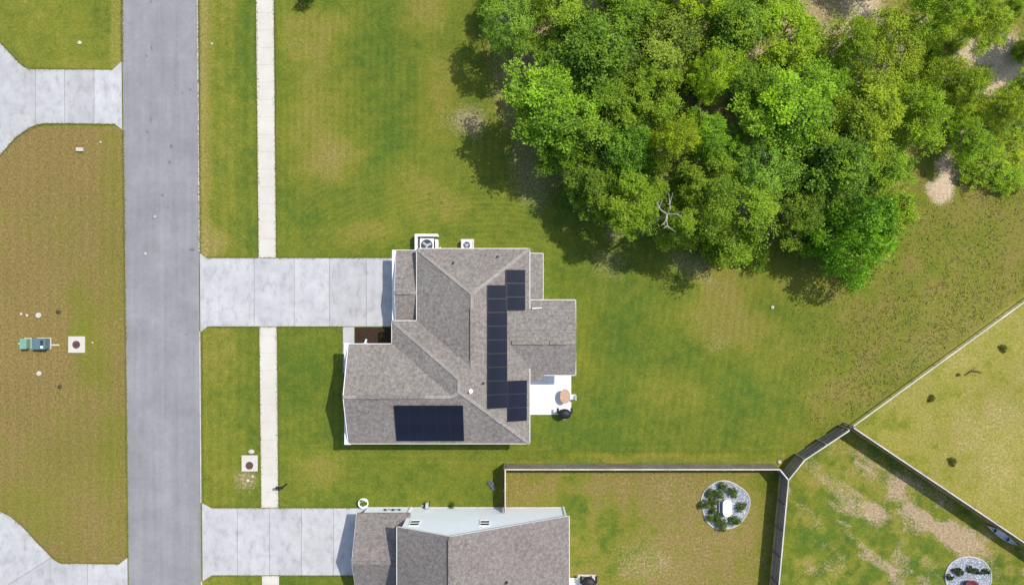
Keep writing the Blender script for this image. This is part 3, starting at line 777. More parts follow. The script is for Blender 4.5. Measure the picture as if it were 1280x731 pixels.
def crown(name, seed, rx, hz, nclump, nsub, nleaf, size, low=.0, sparse=0.):
    """leaves spread through a lumpy dome: clumps of twigs of leaves; base of the dome at z=0"""
    rg = np.random.default_rng(seed); cs = []; rs = []
    ph = rg.uniform(0, 6.28, 4)
    for i in range(nclump):
        a = rg.uniform(0, 2 * math.pi); t = math.sqrt(rg.uniform(0, 1)) * (1.0)
        rr = rx * (.84 + .13 * math.sin(2 * a + ph[0]) + .13 * math.sin(3 * a + ph[1]) + .12 * math.sin(5 * a + ph[2]))
        z = hz * (math.sqrt(max(0, 1 - t * t)) * rg.uniform(.38, 1.12))
        if rg.random() < .25: z *= rg.uniform(.1, .6)
        cs.append((math.cos(a) * rr * t, math.sin(a) * rr * t, z + low)); rs.append(rx * rg.uniform(.13, .29))
    P = []; O = []; T = []; Hu = []; ctip = []
    for c, r in zip(cs, rs):
        c = np.array(c); ct = rg.uniform(.12, .82); ch = max(0, rg.normal(.12, .22))
        k = int(nsub * rg.uniform(.75, 1.25) * (1 - sparse * rg.uniform(0, 1)))
        dr = rg.normal(0, 1, (k, 3)); dr[:, 2] = np.abs(dr[:, 2]) * .9 - .25
        dr /= np.linalg.norm(dr, axis=1)[:, None]
        sc = c + dr * np.array([1, 1, .72]) * (r * rg.uniform(.35, 1.3, k))[:, None]
        for s_, dd in zip(sc, dr):
            m_ = max(3, int(nleaf * rg.uniform(.6, 1.4)))
            od = rg.normal(0, 1, (m_, 3)) * .8 + dd * .9
            P.append(s_ + rg.normal(0, r * .16, (m_, 3))); O.append(od)
            T.append(np.full(m_, ct + rg.normal(0, .16)) + rg.normal(0, .17, m_)); Hu.append(np.full(m_, ch) + rg.normal(0, .08, m_))
    P = np.concatenate(P); O = np.concatenate(O); O /= np.linalg.norm(O, axis=1)[:, None]
    co, at = leaf_arrays(rg, P, O, size, np.concatenate(T), np.concatenate(Hu))
    return co, at, cs

def wood_mesh(seed, height, base, cs, r0, nlimb):
    rnd = random.Random(seed); m = MB(); f = height * rnd.uniform(.35, .45)
    lean = Vector((rnd.uniform(-.3, .3), rnd.uniform(-.3, .3), 0))
    top = Vector((0, 0, height * .82)) + lean
    pts = [Vector((0, 0, -.15)), Vector((0, 0, .3)), Vector((0, 0, f * .6)) + lean * .3, Vector((0, 0, f)) + lean * .5, top]
    m.tube(pts, [r0 * 1.5, r0 * 1.1, r0, r0 * .85, r0 * .3], 9)
    for c in rnd.sample(list(cs), min(nlimb, len(cs))):
        q_ = Vector((c[0], c[1], c[2] + base)); s_ = pts[3].lerp(top, rnd.uniform(0, .6))
        mid = s_.lerp(q_, .5) + Vector((rnd.uniform(-.3, .3), rnd.uniform(-.3, .3), rnd.uniform(-.1, .35)))
        m.tube([s_, mid, q_], [r0 * .5, r0 * .3, r0 * .1], 6)
        for k in range(2):
            e = q_ + Vector((rnd.uniform(-.8, .8), rnd.uniform(-.8, .8), rnd.uniform(.0, .6)))
            m.tube([mid.lerp(q_, .6), e], [r0 * .16, r0 * .05], 5)
    return m

class TreeKind:
    def __init__(s, seed, rx, hz, base, nclump, nsub, nleaf, size, r0, nlimb, bark='bark', sparse=0., wood='trunk'):
        co, at, cs = crown('crown', seed, rx, hz, nclump, nsub, nleaf, size, 0, sparse)
        co[:, 2] += base
        q_ = np.arange(len(co)).reshape(-1, 4)
        o = np_mesh('crown', co, q_, 'leaf', at, 'tint'); s.crown = o.data
        w = wood_mesh(seed, base + hz, base, cs, r0, nlimb).build(wood, bark); s.wood = w.data
        s.name = wood; s.rx = rx; s.h = base + hz
        bpy.data.objects.remove(o); bpy.data.objects.remove(w)
    def put(s, name, label, cat, loc, scale, zs, rot, color, group=None):
        r = thing(name, label, cat, loc, group); r.rotation_euler = (0, 0, rot); r.scale = (scale, scale, zs)
        c = bpy.data.objects.new('crown', s.crown); COL.objects.link(c); c.parent = r; c.color = color + (1,)
        w = bpy.data.objects.new(s.name, s.wood); COL.objects.link(w); w.parent = r
        return r

TK = [TreeKind(101, 4.0, 4.6, 5.6, 46, 36, 15, .21, .20, 12),
      TreeKind(102, 4.0, 4.2, 6.0, 42, 38, 15, .20, .18, 11),
      TreeKind(103, 4.0, 5.0, 5.2, 50, 34, 15, .23, .22, 12),
      TreeKind(104, 4.0, 4.4, 5.4, 52, 32, 13, .19, .18, 16, 'bark_pale', .45),
      TreeKind(105, 4.0, 3.8, 5.0, 58, 28, 13, .20, .16, 14, 'bark_pale', .35),
      TreeKind(106, 4.0, 4.8, 5.6, 48, 36, 15, .18, .20, 12)]
BUSH = [TreeKind(201, 2.0, 1.6, .25, 44, 24, 12, .115, .05, 10, 'bark', .1, 'stem'), TreeKind(202, 2.0, 1.5, .2, 38, 22, 11, .115, .05, 10, 'bark', .1, 'stem'),
        TreeKind(203, 2.0, 1.9, .3, 44, 20, 11, .13, .05, 12, 'bark', .2, 'stem')]
SMALL = [TreeKind(301, .5, .42, .06, 26, 9, 6, .085, .02, 6, 'bark', 0, 'stem'), TreeKind(302, .5, .36, .05, 24, 9, 6, .09, .02, 6, 'bark', .1, 'stem')]

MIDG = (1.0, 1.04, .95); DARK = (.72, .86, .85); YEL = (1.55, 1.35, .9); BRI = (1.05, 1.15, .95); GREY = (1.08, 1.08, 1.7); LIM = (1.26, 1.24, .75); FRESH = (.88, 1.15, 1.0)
# px, py of the crown as seen, crown radius, height (m), kind, colour, label
TREES = [
 (688, 130, 60, 11.5, 0, BRI, 'big rounded bright green tree crown at the left edge of the woods'),
 (636, 28, 38, 9.5, 3, GREY, 'loose pale leaved tree at the top left corner of the woods'),
 (745, 62, 58, 11, 2, DARK, 'dark green tree right of the top left corner, above the rounded bright crown'),
 (752, 140, 48, 11, 1, MIDG, 'mid green tree pressed against the right side of the rounded bright crown'),
 (700, 24, 46, 10, 5, BRI, 'fresh green tree at the top edge between two darker crowns'),
 (826, 60, 52, 11.5, 5, GREY, 'greyish green fine leaved tree near the top centre of the woods'),
 (893, 92, 32, 11.5, 3, YEL, 'yellowish thin tree with bare limbs showing in the middle of the woods'),
 (812, 122, 42, 11, 1, MIDG, 'mid green tree below the greyish fine leaved crown'),
 (838, 180, 34, 11, 4, YEL, 'yellow green tree in a cluster left of a deep dark gap'),
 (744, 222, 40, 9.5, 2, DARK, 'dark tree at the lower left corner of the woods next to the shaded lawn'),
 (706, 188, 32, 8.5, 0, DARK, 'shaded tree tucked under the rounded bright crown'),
 (886, 172, 36, 10.5, 0, MIDG, 'compact green tree beside a deep dark gap in the canopy'),
 (984, 138, 62, 11.5, 0, LIM, 'large lime green tree crown at the centre of the woods'),
 (922, 32, 46, 11, 2, MIDG, 'green tree at the top edge above the yellowish thin tree'),
 (990, 36, 48, 11, 1, LIM, 'lime tree at the top edge left of the sandy clearing'),
 (1088, 142, 52, 10.5, 0, LIM, 'lime tree beside the fallen grey trunk, right of the large lime crown'),
 (958, 206, 46, 10.5, 3, GREY, 'grey green feathery tree below the large lime crown'),
 (795, 252, 40, 11, 1, BRI, 'low bright tree on the woods edge left of the bleached branches'),
 (930, 266, 54, 12.8, 5, MIDG, 'broad green tree bulging out of the lower woods edge'),
 (1004, 262, 36, 10.5, 2, DARK, 'dark tree between the bulging edge tree and the bright bush'),
 (886, 228, 38, 9.5, 1, MIDG, 'green tree above the bleached branches on the woods edge'),
 (1058, 62, 36, 8.5, 4, LIM, 'thin lime tree next to the sandy clearing'),
 (1128, 52, 46, 8.5, 3, LIM, 'open lime tree right of the sandy clearing near the top edge'),
 (1190, 108, 38, 7.5, 4, LIM, 'open yellow green tree in the sparse right hand woods'),
 (1236, 30, 36, 7.5, 4, YEL, 'sparse yellow green tree in the top right corner'),
 (1144, 146, 46, 8, 4, LIM, 'lime tree above the largest sandy patch on the right'),
 (1255, 138, 30, 6.5, 4, YEL, 'small yellow green tree at the right edge of the photo'),
 (1048, 206, 50, 9, 2, DARK, 'dark tree above the bright round bush on the woods edge'),
 (1106, 204, 38, 8, 0, MIDG, 'green tree left of the largest sandy patch'),
 (1172, 10, 42, 8, 4, LIM, 'lime tree at the top edge left of the top right corner'),
 (780, 6, 46, 11, 0, MIDG, 'green tree at the top edge right of the fresh green one'),
 (868, 4, 44, 11, 1, LIM, 'lime tree at the top edge above the greyish fine leaved crown'),
 (1212, 172, 30, 5.5, 4, LIM, 'small lime tree just right of the largest sandy patch'),
 (936, 118, 36, 10.5, 2, DARK, 'dark crown in the gap left of the large lime tree'),
 (1030, 108, 40, 9.5, 1, MIDG, 'green crown between the large lime tree and the sandy clearing'),
 (1022, 175, 40, 9.5, 5, LIM, 'lime crown just below and right of the large lime tree'),
 (862, 275, 34, 12, 5, MIDG, 'green crown on the woods edge right of the bleached branches'),
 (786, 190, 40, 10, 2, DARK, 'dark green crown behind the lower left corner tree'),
 (1278, 112, 24, 5.5, 4, LIM, 'yellow lime tree on sandy ground near the right edge'),
]
rt = random.Random(5)
for px, py, r, h, k, colr, lab in TREES:
    h *= .69 if px < 1040 else .8
    K_ = TK[k]; zc = (h - 1.6) * S
    u, v = seen(px, py, zc); rad = r * (1 - zc / S / HC) / S
    K_.put('tree', lab, 'tree', W(u, v), rad / K_.rx * (1.07 if px < 1110 else .98), h * rt.uniform(.86, 1.12) / K_.h, rt.uniform(0, 6.28), tuple(c * rt.uniform(.92, 1.08) for c in colr), 'trees of the woods')
# trees just beyond the top and right edge of the view, of the same woods
for px, py, r, h, k, colr in ((690, -60, 55, 11, 2, MIDG), (800, -75, 55, 11, 0, MIDG), (910, -65, 55, 11, 1, DARK), (1020, -70, 50, 10, 5, MIDG), (1120, -60, 45, 8, 3, LIM), (1320, 40, 45, 7, 4, LIM)):
    h *= .7; K_ = TK[k]; u, v = seen(px, py, (h - 1.6) * S)
    K_.put('tree', 'tree of the woods standing beyond the photo edge', 'tree', W(u, v), r / S / K_.rx * .86, h / K_.h, rt.uniform(0, 6.28), colr, 'trees beyond the edge')

# bushes on the woods edge and between the trees
BUSHES = [
 (1075, 268, 62, 6.4, 0, FRESH, 'wide bright green bush bulging from the lower right woods edge'),
 (1040, 292, 38, 6.0, 1, FRESH, 'leafy bush in front of the wide bright bush, nearest the shaded lawn'),
 (1120, 262, 34, 2.4, 2, LIM, 'yellow green bush at the right end of the wide bright bush'),
 (1064, 322, 44, 5.2, 1, FRESH, 'feathery bright bush on the meadow side, below the wide bright bush'),
 (1010, 300, 26, 3.6, 2, DARK, 'dark bush at the left end of the wide bright bush'),
 (838, 292, 24, 2.6, 0, BRI, 'bright bush directly below the bleached branches'),
 (772, 258, 20, 2.6, 1, BRI, 'small bright bush at the lowest left tip of the woods'),
 (905, 312, 28, 2.4, 0, MIDG, 'bush at the foot of the bulging edge tree'),
 (940, 316, 22, 2.0, 2, BRI, 'bright bush at the lowest point of the woods edge'),
 (612, 14, 22, 3.0, 0, DARK, 'dark bush on the lawn edge at the top left corner of the woods'),
 (1232, 205, 34, 1.6, 1, LIM, 'lime weedy bush right of the largest sandy patch'),
 (1262, 190, 28, 1.5, 2, YEL, 'yellowish weedy bush at the right edge below the small trees'),
 (1150, 98, 30, 2.6, 2, LIM, 'lime bush in the sparse woods below the open lime tree'),
 (1262, 222, 26, 1.2, 1, LIM, 'low lime bush at the right edge beside the meadow'),
 (1200, 135, 26, 2.2, 0, LIM, 'lime bush in the middle of the sparse right hand woods'),
 (1160, 66, 24, 2.2, 1, LIM, 'yellow green bush between the open lime trees below the top edge'),
 (1122, 108, 26, 3, 1, MIDG, 'green bush beside the fallen grey trunk'),
 (716, 240, 18, 1.8, 2, DARK, 'low dark bush in the shade at the woods corner by the lawn'),
]
for px, py, r, h, k, colr, lab in BUSHES:
    K_ = BUSH[k]; zc = h * .6 * S; u, v = seen(px, py, zc); rad = r * (1 - zc / S / HC) / S
    K_.put('bush', lab, 'bush', W(u, v), rad / K_.rx, h / K_.h, rt.uniform(0, 6.28), colr, 'bushes of the woods')
UB = [(rt.uniform(650, 1010), rt.uniform(0, 250)) for _ in range(34)] + [(rt.uniform(1040, 1150), rt.uniform(90, 210)) for _ in range(6)] + [(rt.uniform(1120, 1290), rt.uniform(0, 180)) for _ in range(26)]
for i, (u, v) in enumerate(UB):
    if v > 150 + (u - 640) * .75 and u < 760: continue
    if min(math.hypot(u - a, (v - b)) for a, b in ((1070, 20), (1098, 55), (1188, 205), (1225, 70), (1170, 236))) < 30: continue
    K_ = BUSH[i % 3]; rad = rt.uniform(1.2, 2.1) if u < 1120 else rt.uniform(.9, 1.6); h = rt.uniform(1.4, 2.8) if u < 1120 else rt.uniform(.7, 1.4)
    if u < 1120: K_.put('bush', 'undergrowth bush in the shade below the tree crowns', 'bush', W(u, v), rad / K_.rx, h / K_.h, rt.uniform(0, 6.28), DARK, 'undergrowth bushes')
    else: K_.put('bush', 'low yellow green scrub bush among the sparse right hand trees', 'bush', W(u, v), rad / K_.rx, h / K_.h, rt.uniform(0, 6.28), LIM, 'scrub bushes')

# bleached branches above the canopy edge, and fallen trunks
def dead_tree(label, px, py, h, spread, seed, mat='bark_pale', n=6):
    rnd = random.Random(seed); u, v = seen(px, py, h * S); base = W(u, v)
    root = thing('dead_tree', label, 'dead tree', base, 'dead trees in the woods')
    m = MB(); top = base + Vector((0, 0, h - .8))
    m.tube([base - Vector((0, 0, .1)), base + Vector((.1, .05, h * .5)), top], [.17, .13, .08], 8); m.build('trunk', mat, root)
    for k in range(n):
        a = 2 * math.pi * k / n + rnd.uniform(-.4, .4); L = spread * rnd.uniform(.6, 1.1)
        q_ = top + Vector((math.cos(a) * L, math.sin(a) * L, rnd.uniform(.2, .9))); md = top.lerp(q_, .5) + Vector((rnd.uniform(-.2, .2), rnd.uniform(-.2, .2), .25))
        b = MB(); b.tube([top - Vector((0, 0, .05)), md, q_], [.055, .04, .015], 6)
        for j in range(3):
            s_ = md.lerp(q_, rnd.uniform(0, .7)); b.tube([s_, s_ + (q_ - md) * rnd.uniform(.4, .8) + Vector((rnd.uniform(-.5, .5), rnd.uniform(-.5, .5), .2))], [.035, .012], 5)
        b.build('branch', mat, root)
dead_tree('leafless bleached tree with forked white branches at the woods edge', 837, 266, 7.2, 1.15, 3, n=5)
dead_tree('leafless pale branches poking out of the bulging edge tree', 932, 262, 7.0, .9, 8, 'bark', n=4)
def log(label, a, b, r=.12):
    m = MB(); A_, B_ = W(*a, 3), W(*b, 3); m.tube([A_, A_.lerp(B_, .5) + Vector((0, 0, .05)), B_], [r, r * .8, r * .5], 8)
    tag(m.build('fallen_log', 'bark'), label, 'log', 'fallen logs')
log('short grey trunk leaning at the edge of the sandy clearing', (1104, 78), (1112, 52)); log('grey trunk lying in a dark hollow of the sparse woods', (1108, 124), (1126, 108))

# tall meadow grass (uncountable)
def meadow():
    rg = np.random.default_rng(77); n = 16000
    u = rg.uniform(985, 1420, n); v = rg.uniform(150, 545, n)
    below = ((u - 985) * (381 - 592) / (1262 - 985) + 592) - 6
    nz = fbm(u, v, 40, 15)
    keep = (v < below) & (rg.random(n) < np.clip((u - 985) / 110 + .1, 0, 1) * (.35 + .65 * sstep(.35, .6, nz))) & (v > 205 + (1180 - np.minimum(u, 1180)) * .45)
    keep &= ~((np.hypot(u - 1188, v - 205) < 28) | (np.hypot(u - 1172, v - 236) < 20))
    u, v = u[keep], v[keep]; k = 3; n = len(u)
    P = np.stack([(u - 640) / S, (365.5 - v) / S, np.zeros(n)], 1); P = np.repeat(P, k, 0) + rg.normal(0, .07, (n * k, 3)) * np.array([1, 1, 0])
    O = rg.normal(0, 1.1, (n * k, 3)); O[:, 2] = .55; O /= np.linalg.norm(O, axis=1)[:, None]
    t = np.repeat(rg.uniform(0, 1, n), k); co, at = leaf_arrays(rg, P, O, .17, t, np.zeros(n * k))
    o = np_mesh('meadow_grass', co, np.arange(len(co)).reshape(-1, 4), 'blade', at, 'tint')
    tag(o, 'tall olive meadow grass between the woods and the pale topped fence', 'grass', kind='stuff')
meadow()

def turf_edge():
    rg = np.random.default_rng(5); P = []
    runs = [(259, 322.2, 490, 322.2, -1), (260, 408.6, 429, 408.6, 1), (266, 634.2, 440, 634.2, -1), (266, 718.9, 440, 718.9, 1), (320.2, -60, 323.6, 322, -2), (342.4, -60, 345.3, 322, 2), (324.6, 409, 326.8, 634, -2), (346, 409, 348.2, 634, 2),
            (141, 87.4, 37, 87, -1), (57, 154.6, 144, 155.4, 1), (0, 53, 24, 79, 0), (24, 79, 37, 87, 0), (20, 172, 37, 160, 0), (37, 160, 57, 154.6, 0), (0, 195, 20, 172, 0), (0, 638, 27, 656, 0), (27, 656, 59, 690, 0), (59, 690, 76, 703.4, 0), (76, 703.4, 149, 704.4, 0),
            (152.6, -60, 153.3, 78, 0), (154.3, 163, 160, 696, 0), (248.2, -60, 250.2, 316, 0), (252.6, 415, 254.2, 628, 0), (428.3, 409, 428.3, 466, 0)]
    for x0, y0, x1, y1, _ in runs:
        L = math.hypot(x1 - x0, y1 - y0); n = int(L * 5.5)
        k = rg.uniform(0, 1, n); w = (.25 + 1.3 * vnoise(x0 + k * (x1 - x0), y0 + k * (y1 - y0) + 3, 9., 8))
        P.append(np.stack([x0 + k * (x1 - x0) + rg.normal(0, .75, n) * w, y0 + k * (y1 - y0) + rg.normal(0, .75, n) * w], 1))
    P = np.concatenate(P); n = len(P)
    pts = np.stack([(P[:, 0] - 640) / S, (365.5 - P[:, 1]) / S, rg.uniform(0, .06, n)], 1)
    O = rg.normal(0, 1, (n, 3)); O[:, 2] = .35; O /= np.linalg.norm(O, axis=1)[:, None]
    co, at = leaf_arrays(rg, pts, O, .10, rg.uniform(0, .45, n), np.zeros(n))
    tag(np_mesh('turf_edge', co, np.arange(len(co)).reshape(-1, 4), 'blade', at, 'tint'), 'ragged grass blades overhanging the edges of the concrete and asphalt', 'grass', kind='stuff')
turf_edge()

# ------------------------------------------------------------------ things around the houses
def gear_ac():
    # white screen open to the wall, with the big cooling unit inside
    x0, y1 = W(*seen(518.5, 292.5, 14)).x, W(*seen(518.5, 292.5, 14)).y
    x1, y0 = W(*seen(547, 311, 14)).x, W(0, 317).y
    sc = thing('screen', 'white privacy screen round the larger cooling unit north of the house', 'screen', ((x0 + x1) / 2, y1, 0))
    for a in ((x0, y1 - .2, x1, y1), (x0, y0, x0 + .2, y1 - .2), (x1 - .18, y0, x1, y1 - .45)):
        m = MB(); m.box(a[0], a[1], 0, a[2], a[3], 1.0); m.build('screen_panel', 'white_trim', sc)
    def ac(label, cx, cy, w, h, body, rf):
        a = thing('air_conditioner', label, 'air conditioner', (cx, cy, 0), 'cooling units north of the house')
        m = MB(); m.box(cx - w / 2 - .1, cy - w / 2 - .1, 0, cx + w / 2 + .1, cy + w / 2 + .1, .1); m.build('pad', 'walk', a)
        m = MB(); m.box(cx - w / 2, cy - w / 2, .1, cx + w / 2, cy + w / 2, h); m.build('body', body, a, bevel=.03)
        m = MB()
        for k in range(9): m.box(cx - w / 2 - .004, cy - w / 2 + .08, .2 + k * (h - .35) / 9, cx + w / 2 + .004, cy + w / 2 - .08, .2 + k * (h - .35) / 9 + .03)
        m.build('louvre', 'dark_metal', a)
        m = MB(); m.lathe((cx, cy, h), [(rf, 0), (rf, .012), (.02, .02)], 28); m.build('fan_well', 'glass_dark', a)
        m = MB()
        for k in range(3):
            t = 2 * math.pi * k / 3 + .4; p = Vector((cx, cy, h + .03)); q_ = p + Vector((math.cos(t), math.sin(t), 0)) * rf * .82
            m.bar(p, q_, .14 * rf / .4, .01)
        m.build('fan_blade', 'grey_metal', a)
        m = MB()
        for k in range(5):
            rr = rf * (k + 1) / 5; m.tube([(cx + rr * math.cos(t), cy + rr * math.sin(t), h + .06) for t in np.linspace(0, 2 * math.pi, 29)], .008, 4, False)
        m.lathe((cx, cy, h + .03), [(.1, 0), (.1, .05), (.06, .06)], 12)
        m.build('fan_guard', 'grey_metal', a)
    ac('larger cooling unit with round dark fan inside the white screen', (x0 + x1) / 2 + .03, y1 - .95, 1.2, .78, 'pale_metal', .5)
    u, v = seen(583.5, 306.5, 11); c = W(u, v)
    ac('smaller pale cooling unit standing alone against the north eave', c.x, c.y, .95, .76, 'pale_metal', .30)
    m = MB(); c = W(551, 310); m.tube([(c.x, c.y, 0), (c.x, c.y, .5), (c.x, c.y - .25, .6)], .05, 8)
    tag(m.build('pipe', 'white_plastic'), 'short white pipe in the grass right of the white screen', 'pipe')
gear_ac()

# patio set
c = W(705.5, 493.5, 0)
t = thing('round_table', 'round tan table on the white patio', 'table', c)
m = MB(); m.lathe((c.x, c.y, .70), [(.02, 0), (.60, 0), (.62, .02), (.62, .045), (.6, .06)], 32, .72, 1.); m.build('tabletop', 'tan_wood', t, bevel=0)
m = MB(); m.lathe((c.x, c.y, .05), [(.28, 0), (.26, .03), (.06, .08), (.05, .6), (.12, .65)], 16); m.build('pedestal', 'tan_wood', t)
c = W(715.5, 495, 0)
ch = thing('garden_chair', 'white garden chair on the grass beside the round tan table', 'chair', c)
m = MB(); m.box(c.x - .22, c.y - .22, .42, c.x + .22, c.y + .22, .46); m.build('seat', 'white_plastic', ch)
m = MB()
for k in range(5): m.box(c.x + .21, c.y - .22 + k * .093, .48, c.x + .25, c.y - .22 + k * .093 + .06, .9)
m.build('backrest', 'white_plastic', ch)
for sx in (-1, 1):
    for sy in (-1, 1):
        m = MB(); m.tube([(c.x + sx * .2, c.y + sy * .2, 0), (c.x + sx * .19, c.y + sy * .19, .43)], .022, 6); m.build('leg', 'white_plastic', ch)
def grill(label, px, py, w, d, h, mat):
    u, v = seen(px, py, h * S * .8); c = W(u, v)
    g_ = thing('grill', label, 'grill', c)
    m = MB(); m.lathe((c.x, c.y, .35), [(.24, 0), (.34, .1), (.40, .35), (.40, .45)], 24, w, d); m.build('firebox', mat, g_, True)
    m = MB(); m.lathe((c.x, c.y, .8), [(.41, 0), (.40, .1), (.33, .24), (.18, .33), (.02, .35)], 24, w, d); l = m.build('lid', mat, g_, True)
    m = MB(); m.tube([(c.x - .14, c.y - .42 * d, .93), (c.x + .14, c.y - .42 * d, .93)], .02, 6); m.build('handle', 'grey_metal', l)
    for s_ in (-1, 1):
        m = MB(); m.box(c.x + s_ * .36 * w - .2 * (s_ < 0) , c.y + .02, .76, c.x + s_ * .36 * w + .2 * (s_ > 0), c.y + .42 * d + .06, .8); m.build('side_shelf', mat, g_)
        for sy in (-1, 1):
            m = MB(); m.tube([(c.x + s_ * .24 * w, c.y + sy * .24 * d, 0), (c.x + s_ * .2 * w, c.y + sy * .2 * d, .42)], .025, 6); m.build('leg', 'dark_metal', g_)
    m = MB(); m.tube([(c.x - .24 * w - .05, c.y - .28 * d, .09), (c.x - .24 * w + .01, c.y - .28 * d, .09)], .09, 14); m.build('wheel', 'dark_metal', g_)
    return g_
grill('black covered grill at the corner of the white patio', 706, 517.5, 1.35, 1.05, 1.15, 'black_cover')
grill('black round grill on the neighbouring patio at the bottom edge', 736, 730, 1.5, 1.4, 1.15, 'black_cover')
c = W(733, 719.5)
m = MB(); m.box(c.x - .75, c.y - .22, .02, c.x + .8, c.y + .15, .07); tag(m.build('paving_slab', 'stone'), 'pale stone slab in the grass above the round grill at the bottom edge', 'paving slab')

# mailbox on its post at the pavement
c = W(358.5, 604.5)
mb = thing('mailbox', 'black mailbox on a post beside the sidewalk', 'mailbox', c)
m = MB(); m.box(c.x - .05, c.y - .05, 0, c.x + .05, c.y + .05, 1.15); m.bar((c.x, c.y, 1.08), (c.x - .45, c.y, 1.08), .08, .08); m.build('post', 'dark_metal', mb)
m = MB(); prof = [(-.10, 1.12), (.10, 1.12), (.10, 1.26)] + [(.10 * math.cos(a), 1.26 + .10 * math.sin(a)) for a in np.linspace(.3, math.pi - .3, 7)] + [(-.10, 1.26)]
n_ = len(prof); vs = [(c.x + dx, c.y + p, z) for dx in (-.52, .05) for p, z in prof]
m.add(vs, [tuple(range(n_))[::-1], tuple(range(n_, 2 * n_))] + [(i, (i + 1) % n_, n_ + (i + 1) % n_, n_ + i) for i in range(n_)])
m.build('box', 'black_cover', mb)
m = MB(); m.box(c.x - .2, c.y + .105, 1.2, c.x - .17, c.y + .12, 1.42); m.build('flag', 'red_clay', mb)

# dark leafy sapling whose crown leaves the top edge
SMALL[0].put('sapling', 'dark young tree casting a thin shadow at the top edge beside the sidewalk', 'sapling', W(387, 2), 1.3, 3.6, 1.0, (.45, .5, .5))

# utilities on the left lot
def ped(label, name, cat, px, py, w, d, h, mat, lid):
    c = W(px, py); o = thing(name, label, cat, c)
    m = MB(); m.box(c.x - w / 2 - .06, c.y - d / 2 - .06, 0, c.x + w / 2 + .06, c.y + d / 2 + .06, .07); m.build('base', 'edging', o)
    m = MB(); m.box(c.x - w / 2, c.y - d / 2, .07, c.x + w / 2, c.y + d / 2, h); m.build('cabinet', mat, o, bevel=.03)
    m = MB(); m.box(c.x - w / 2 - .03, c.y - d / 2 - .03, h, c.x + w / 2 + .03, c.y + d / 2 + .03, h + .05); m.build('lid', lid, o, bevel=.015)
    return o, c
ped('pale green cable pedestal left of the teal transformer', 'cable_pedestal', 'utility box', 35.5, 429, .52, .82, .6, 'green_metal', 'green_metal')
o, c = ped('teal transformer cabinet on the brown lawn', 'transformer', 'utility box', 55.5, 429, 1.1, .86, .72, 'teal_metal', 'teal_metal')
m = MB(); m.box(c.x + .22, c.y - .1, .8, c.x + .42, c.y + .32, .84); m.build('vent_plate', 'dark_metal', o)
m = MB(); m.box(c.x + .24, c.y - .36, .8, c.x + .44, c.y - .16, .835); m.build('notice_plate', 'white_plastic', o)
for a, b, lab in (((24, 429.5), (30.5, 428.5), 'short pale marker rod left of the pale green pedestal'), ((65, 431), (75, 431), 'short pale marker rod right of the teal transformer')):
    m = MB(); m.bar(W(*a, 1.2), W(*b, 1.2), .14, .06); tag(m.build('marker_rod', 'stone'), lab, 'rod', 'marker rods')
def manhole(label, px, py, w, dy):
    c = W(px, py); o = thing('manhole', label, 'manhole', c)
    m = MB(); m.box(c.x - w / 2, c.y - w / 2, 0, c.x + w / 2, c.y + w / 2, .12); m.build('concrete_collar', 'walk', o, bevel=.02)
    m = MB(); m.lathe((c.x, c.y + dy, .121), [(.33, 0), (.33, .025), (.3, .03)], 28); m.build('cover', 'rust_iron', o)
    m = MB()
    for k in range(5): m.box(c.x - .2 + .0, c.y + dy - .2 + k * .09, .151, c.x + .2, c.y + dy - .2 + k * .09 + .03, .158)
    m.build('cover_ribs', 'rust_iron', o)
manhole('square concrete manhole with rusty round cover on the brown lawn', 96.5, 430.5, 1.42, 0.)
manhole('square concrete manhole with rusty round cover beside the sidewalk', 312.5, 578.5, 1.38, -.18)
m = MB(); c = W(314.5, 564); m.lathe((c.x, c.y, 0), [(.26, 0), (.26, .04), (.05, .06)], 10, 1, .7); tag(m.build('valve_lid', 'stone'), 'pale valve lid just above the manhole beside the sidewalk', 'lid', 'pale lids')
def lid(label, px, py, r, mat='white_plastic'):
    c = W(px, py); m = MB(); m.lathe((c.x, c.y, 0), [(r, 0), (r, .09), (r * .85, .11), (.02, .11)], 16); tag(m.build('valve_lid', mat), label, 'lid', 'pale lids')
lid('white round lid above the teal transformer', 48.5, 394, .23, 'stone'); lid('white round lid below the teal transformer', 49.2, 466.5, .2, 'stone')
lid('small white lid lying in the bright top left lawn', 100, 54, .16, 'stone')
c = W(101, 187.5); m = MB(); m.box(c.x - .3, c.y - .16, 0, c.x + .28, c.y + .16, .22); o = tag(m.build('meter_pit', 'stone', bevel=.03), 'pale raised meter pit at the top of the brown lawn', 'meter pit')
def stone(label, px, py, r, mat='stone', z=.6, grp='loose stones', name='stone', cat='stone'):
    rnd = random.Random(int(px * 31 + py)); bm = bmesh.new(); bmesh.ops.create_icosphere(bm, subdivisions=2, radius=r)
    for v in bm.verts: v.co *= rnd.uniform(.8, 1.2); v.co.z *= z
    me = bpy.data.meshes.new(name); bm.to_mesh(me); bm.free(); me.materials.append(MAT[mat])
    o = bpy.data.objects.new(name, me); COL.objects.link(o); o.location = W(px, py) + Vector((0, 0, r * z * .6)); tag(o, label, cat, grp)
for px, py, r, lab in ((27, 392.5, .13, 'small pale stone left of the upper white lid'), (34, 394, .12, 'small pale stone nearest the upper white lid'), (310, 600, .14, 'pale stone on the bare patch below the sidewalk manhole'), (316, 595, .12, 'second pale stone just below the sidewalk manhole'),
                       (116, 428, .08, 'tiny pale stone right of the manhole on the brown lawn'), (126, 178, .09, 'tiny pale stone right of the raised meter pit'), (194, 271, .1, 'white pebble on the asphalt road'), (182, 317, .12, 'larger white pebble on the road beside the driveway mouth'),
                       (974, 577, .16, 'pale stone in the lawn at the fence corner'), (965, 384, .16, 'pale rock on the shaded lawn edge below the woods'), (265, 55, .1, 'tiny pale stone on the verge by the top edge')):
    stone(lab, px, py, r)
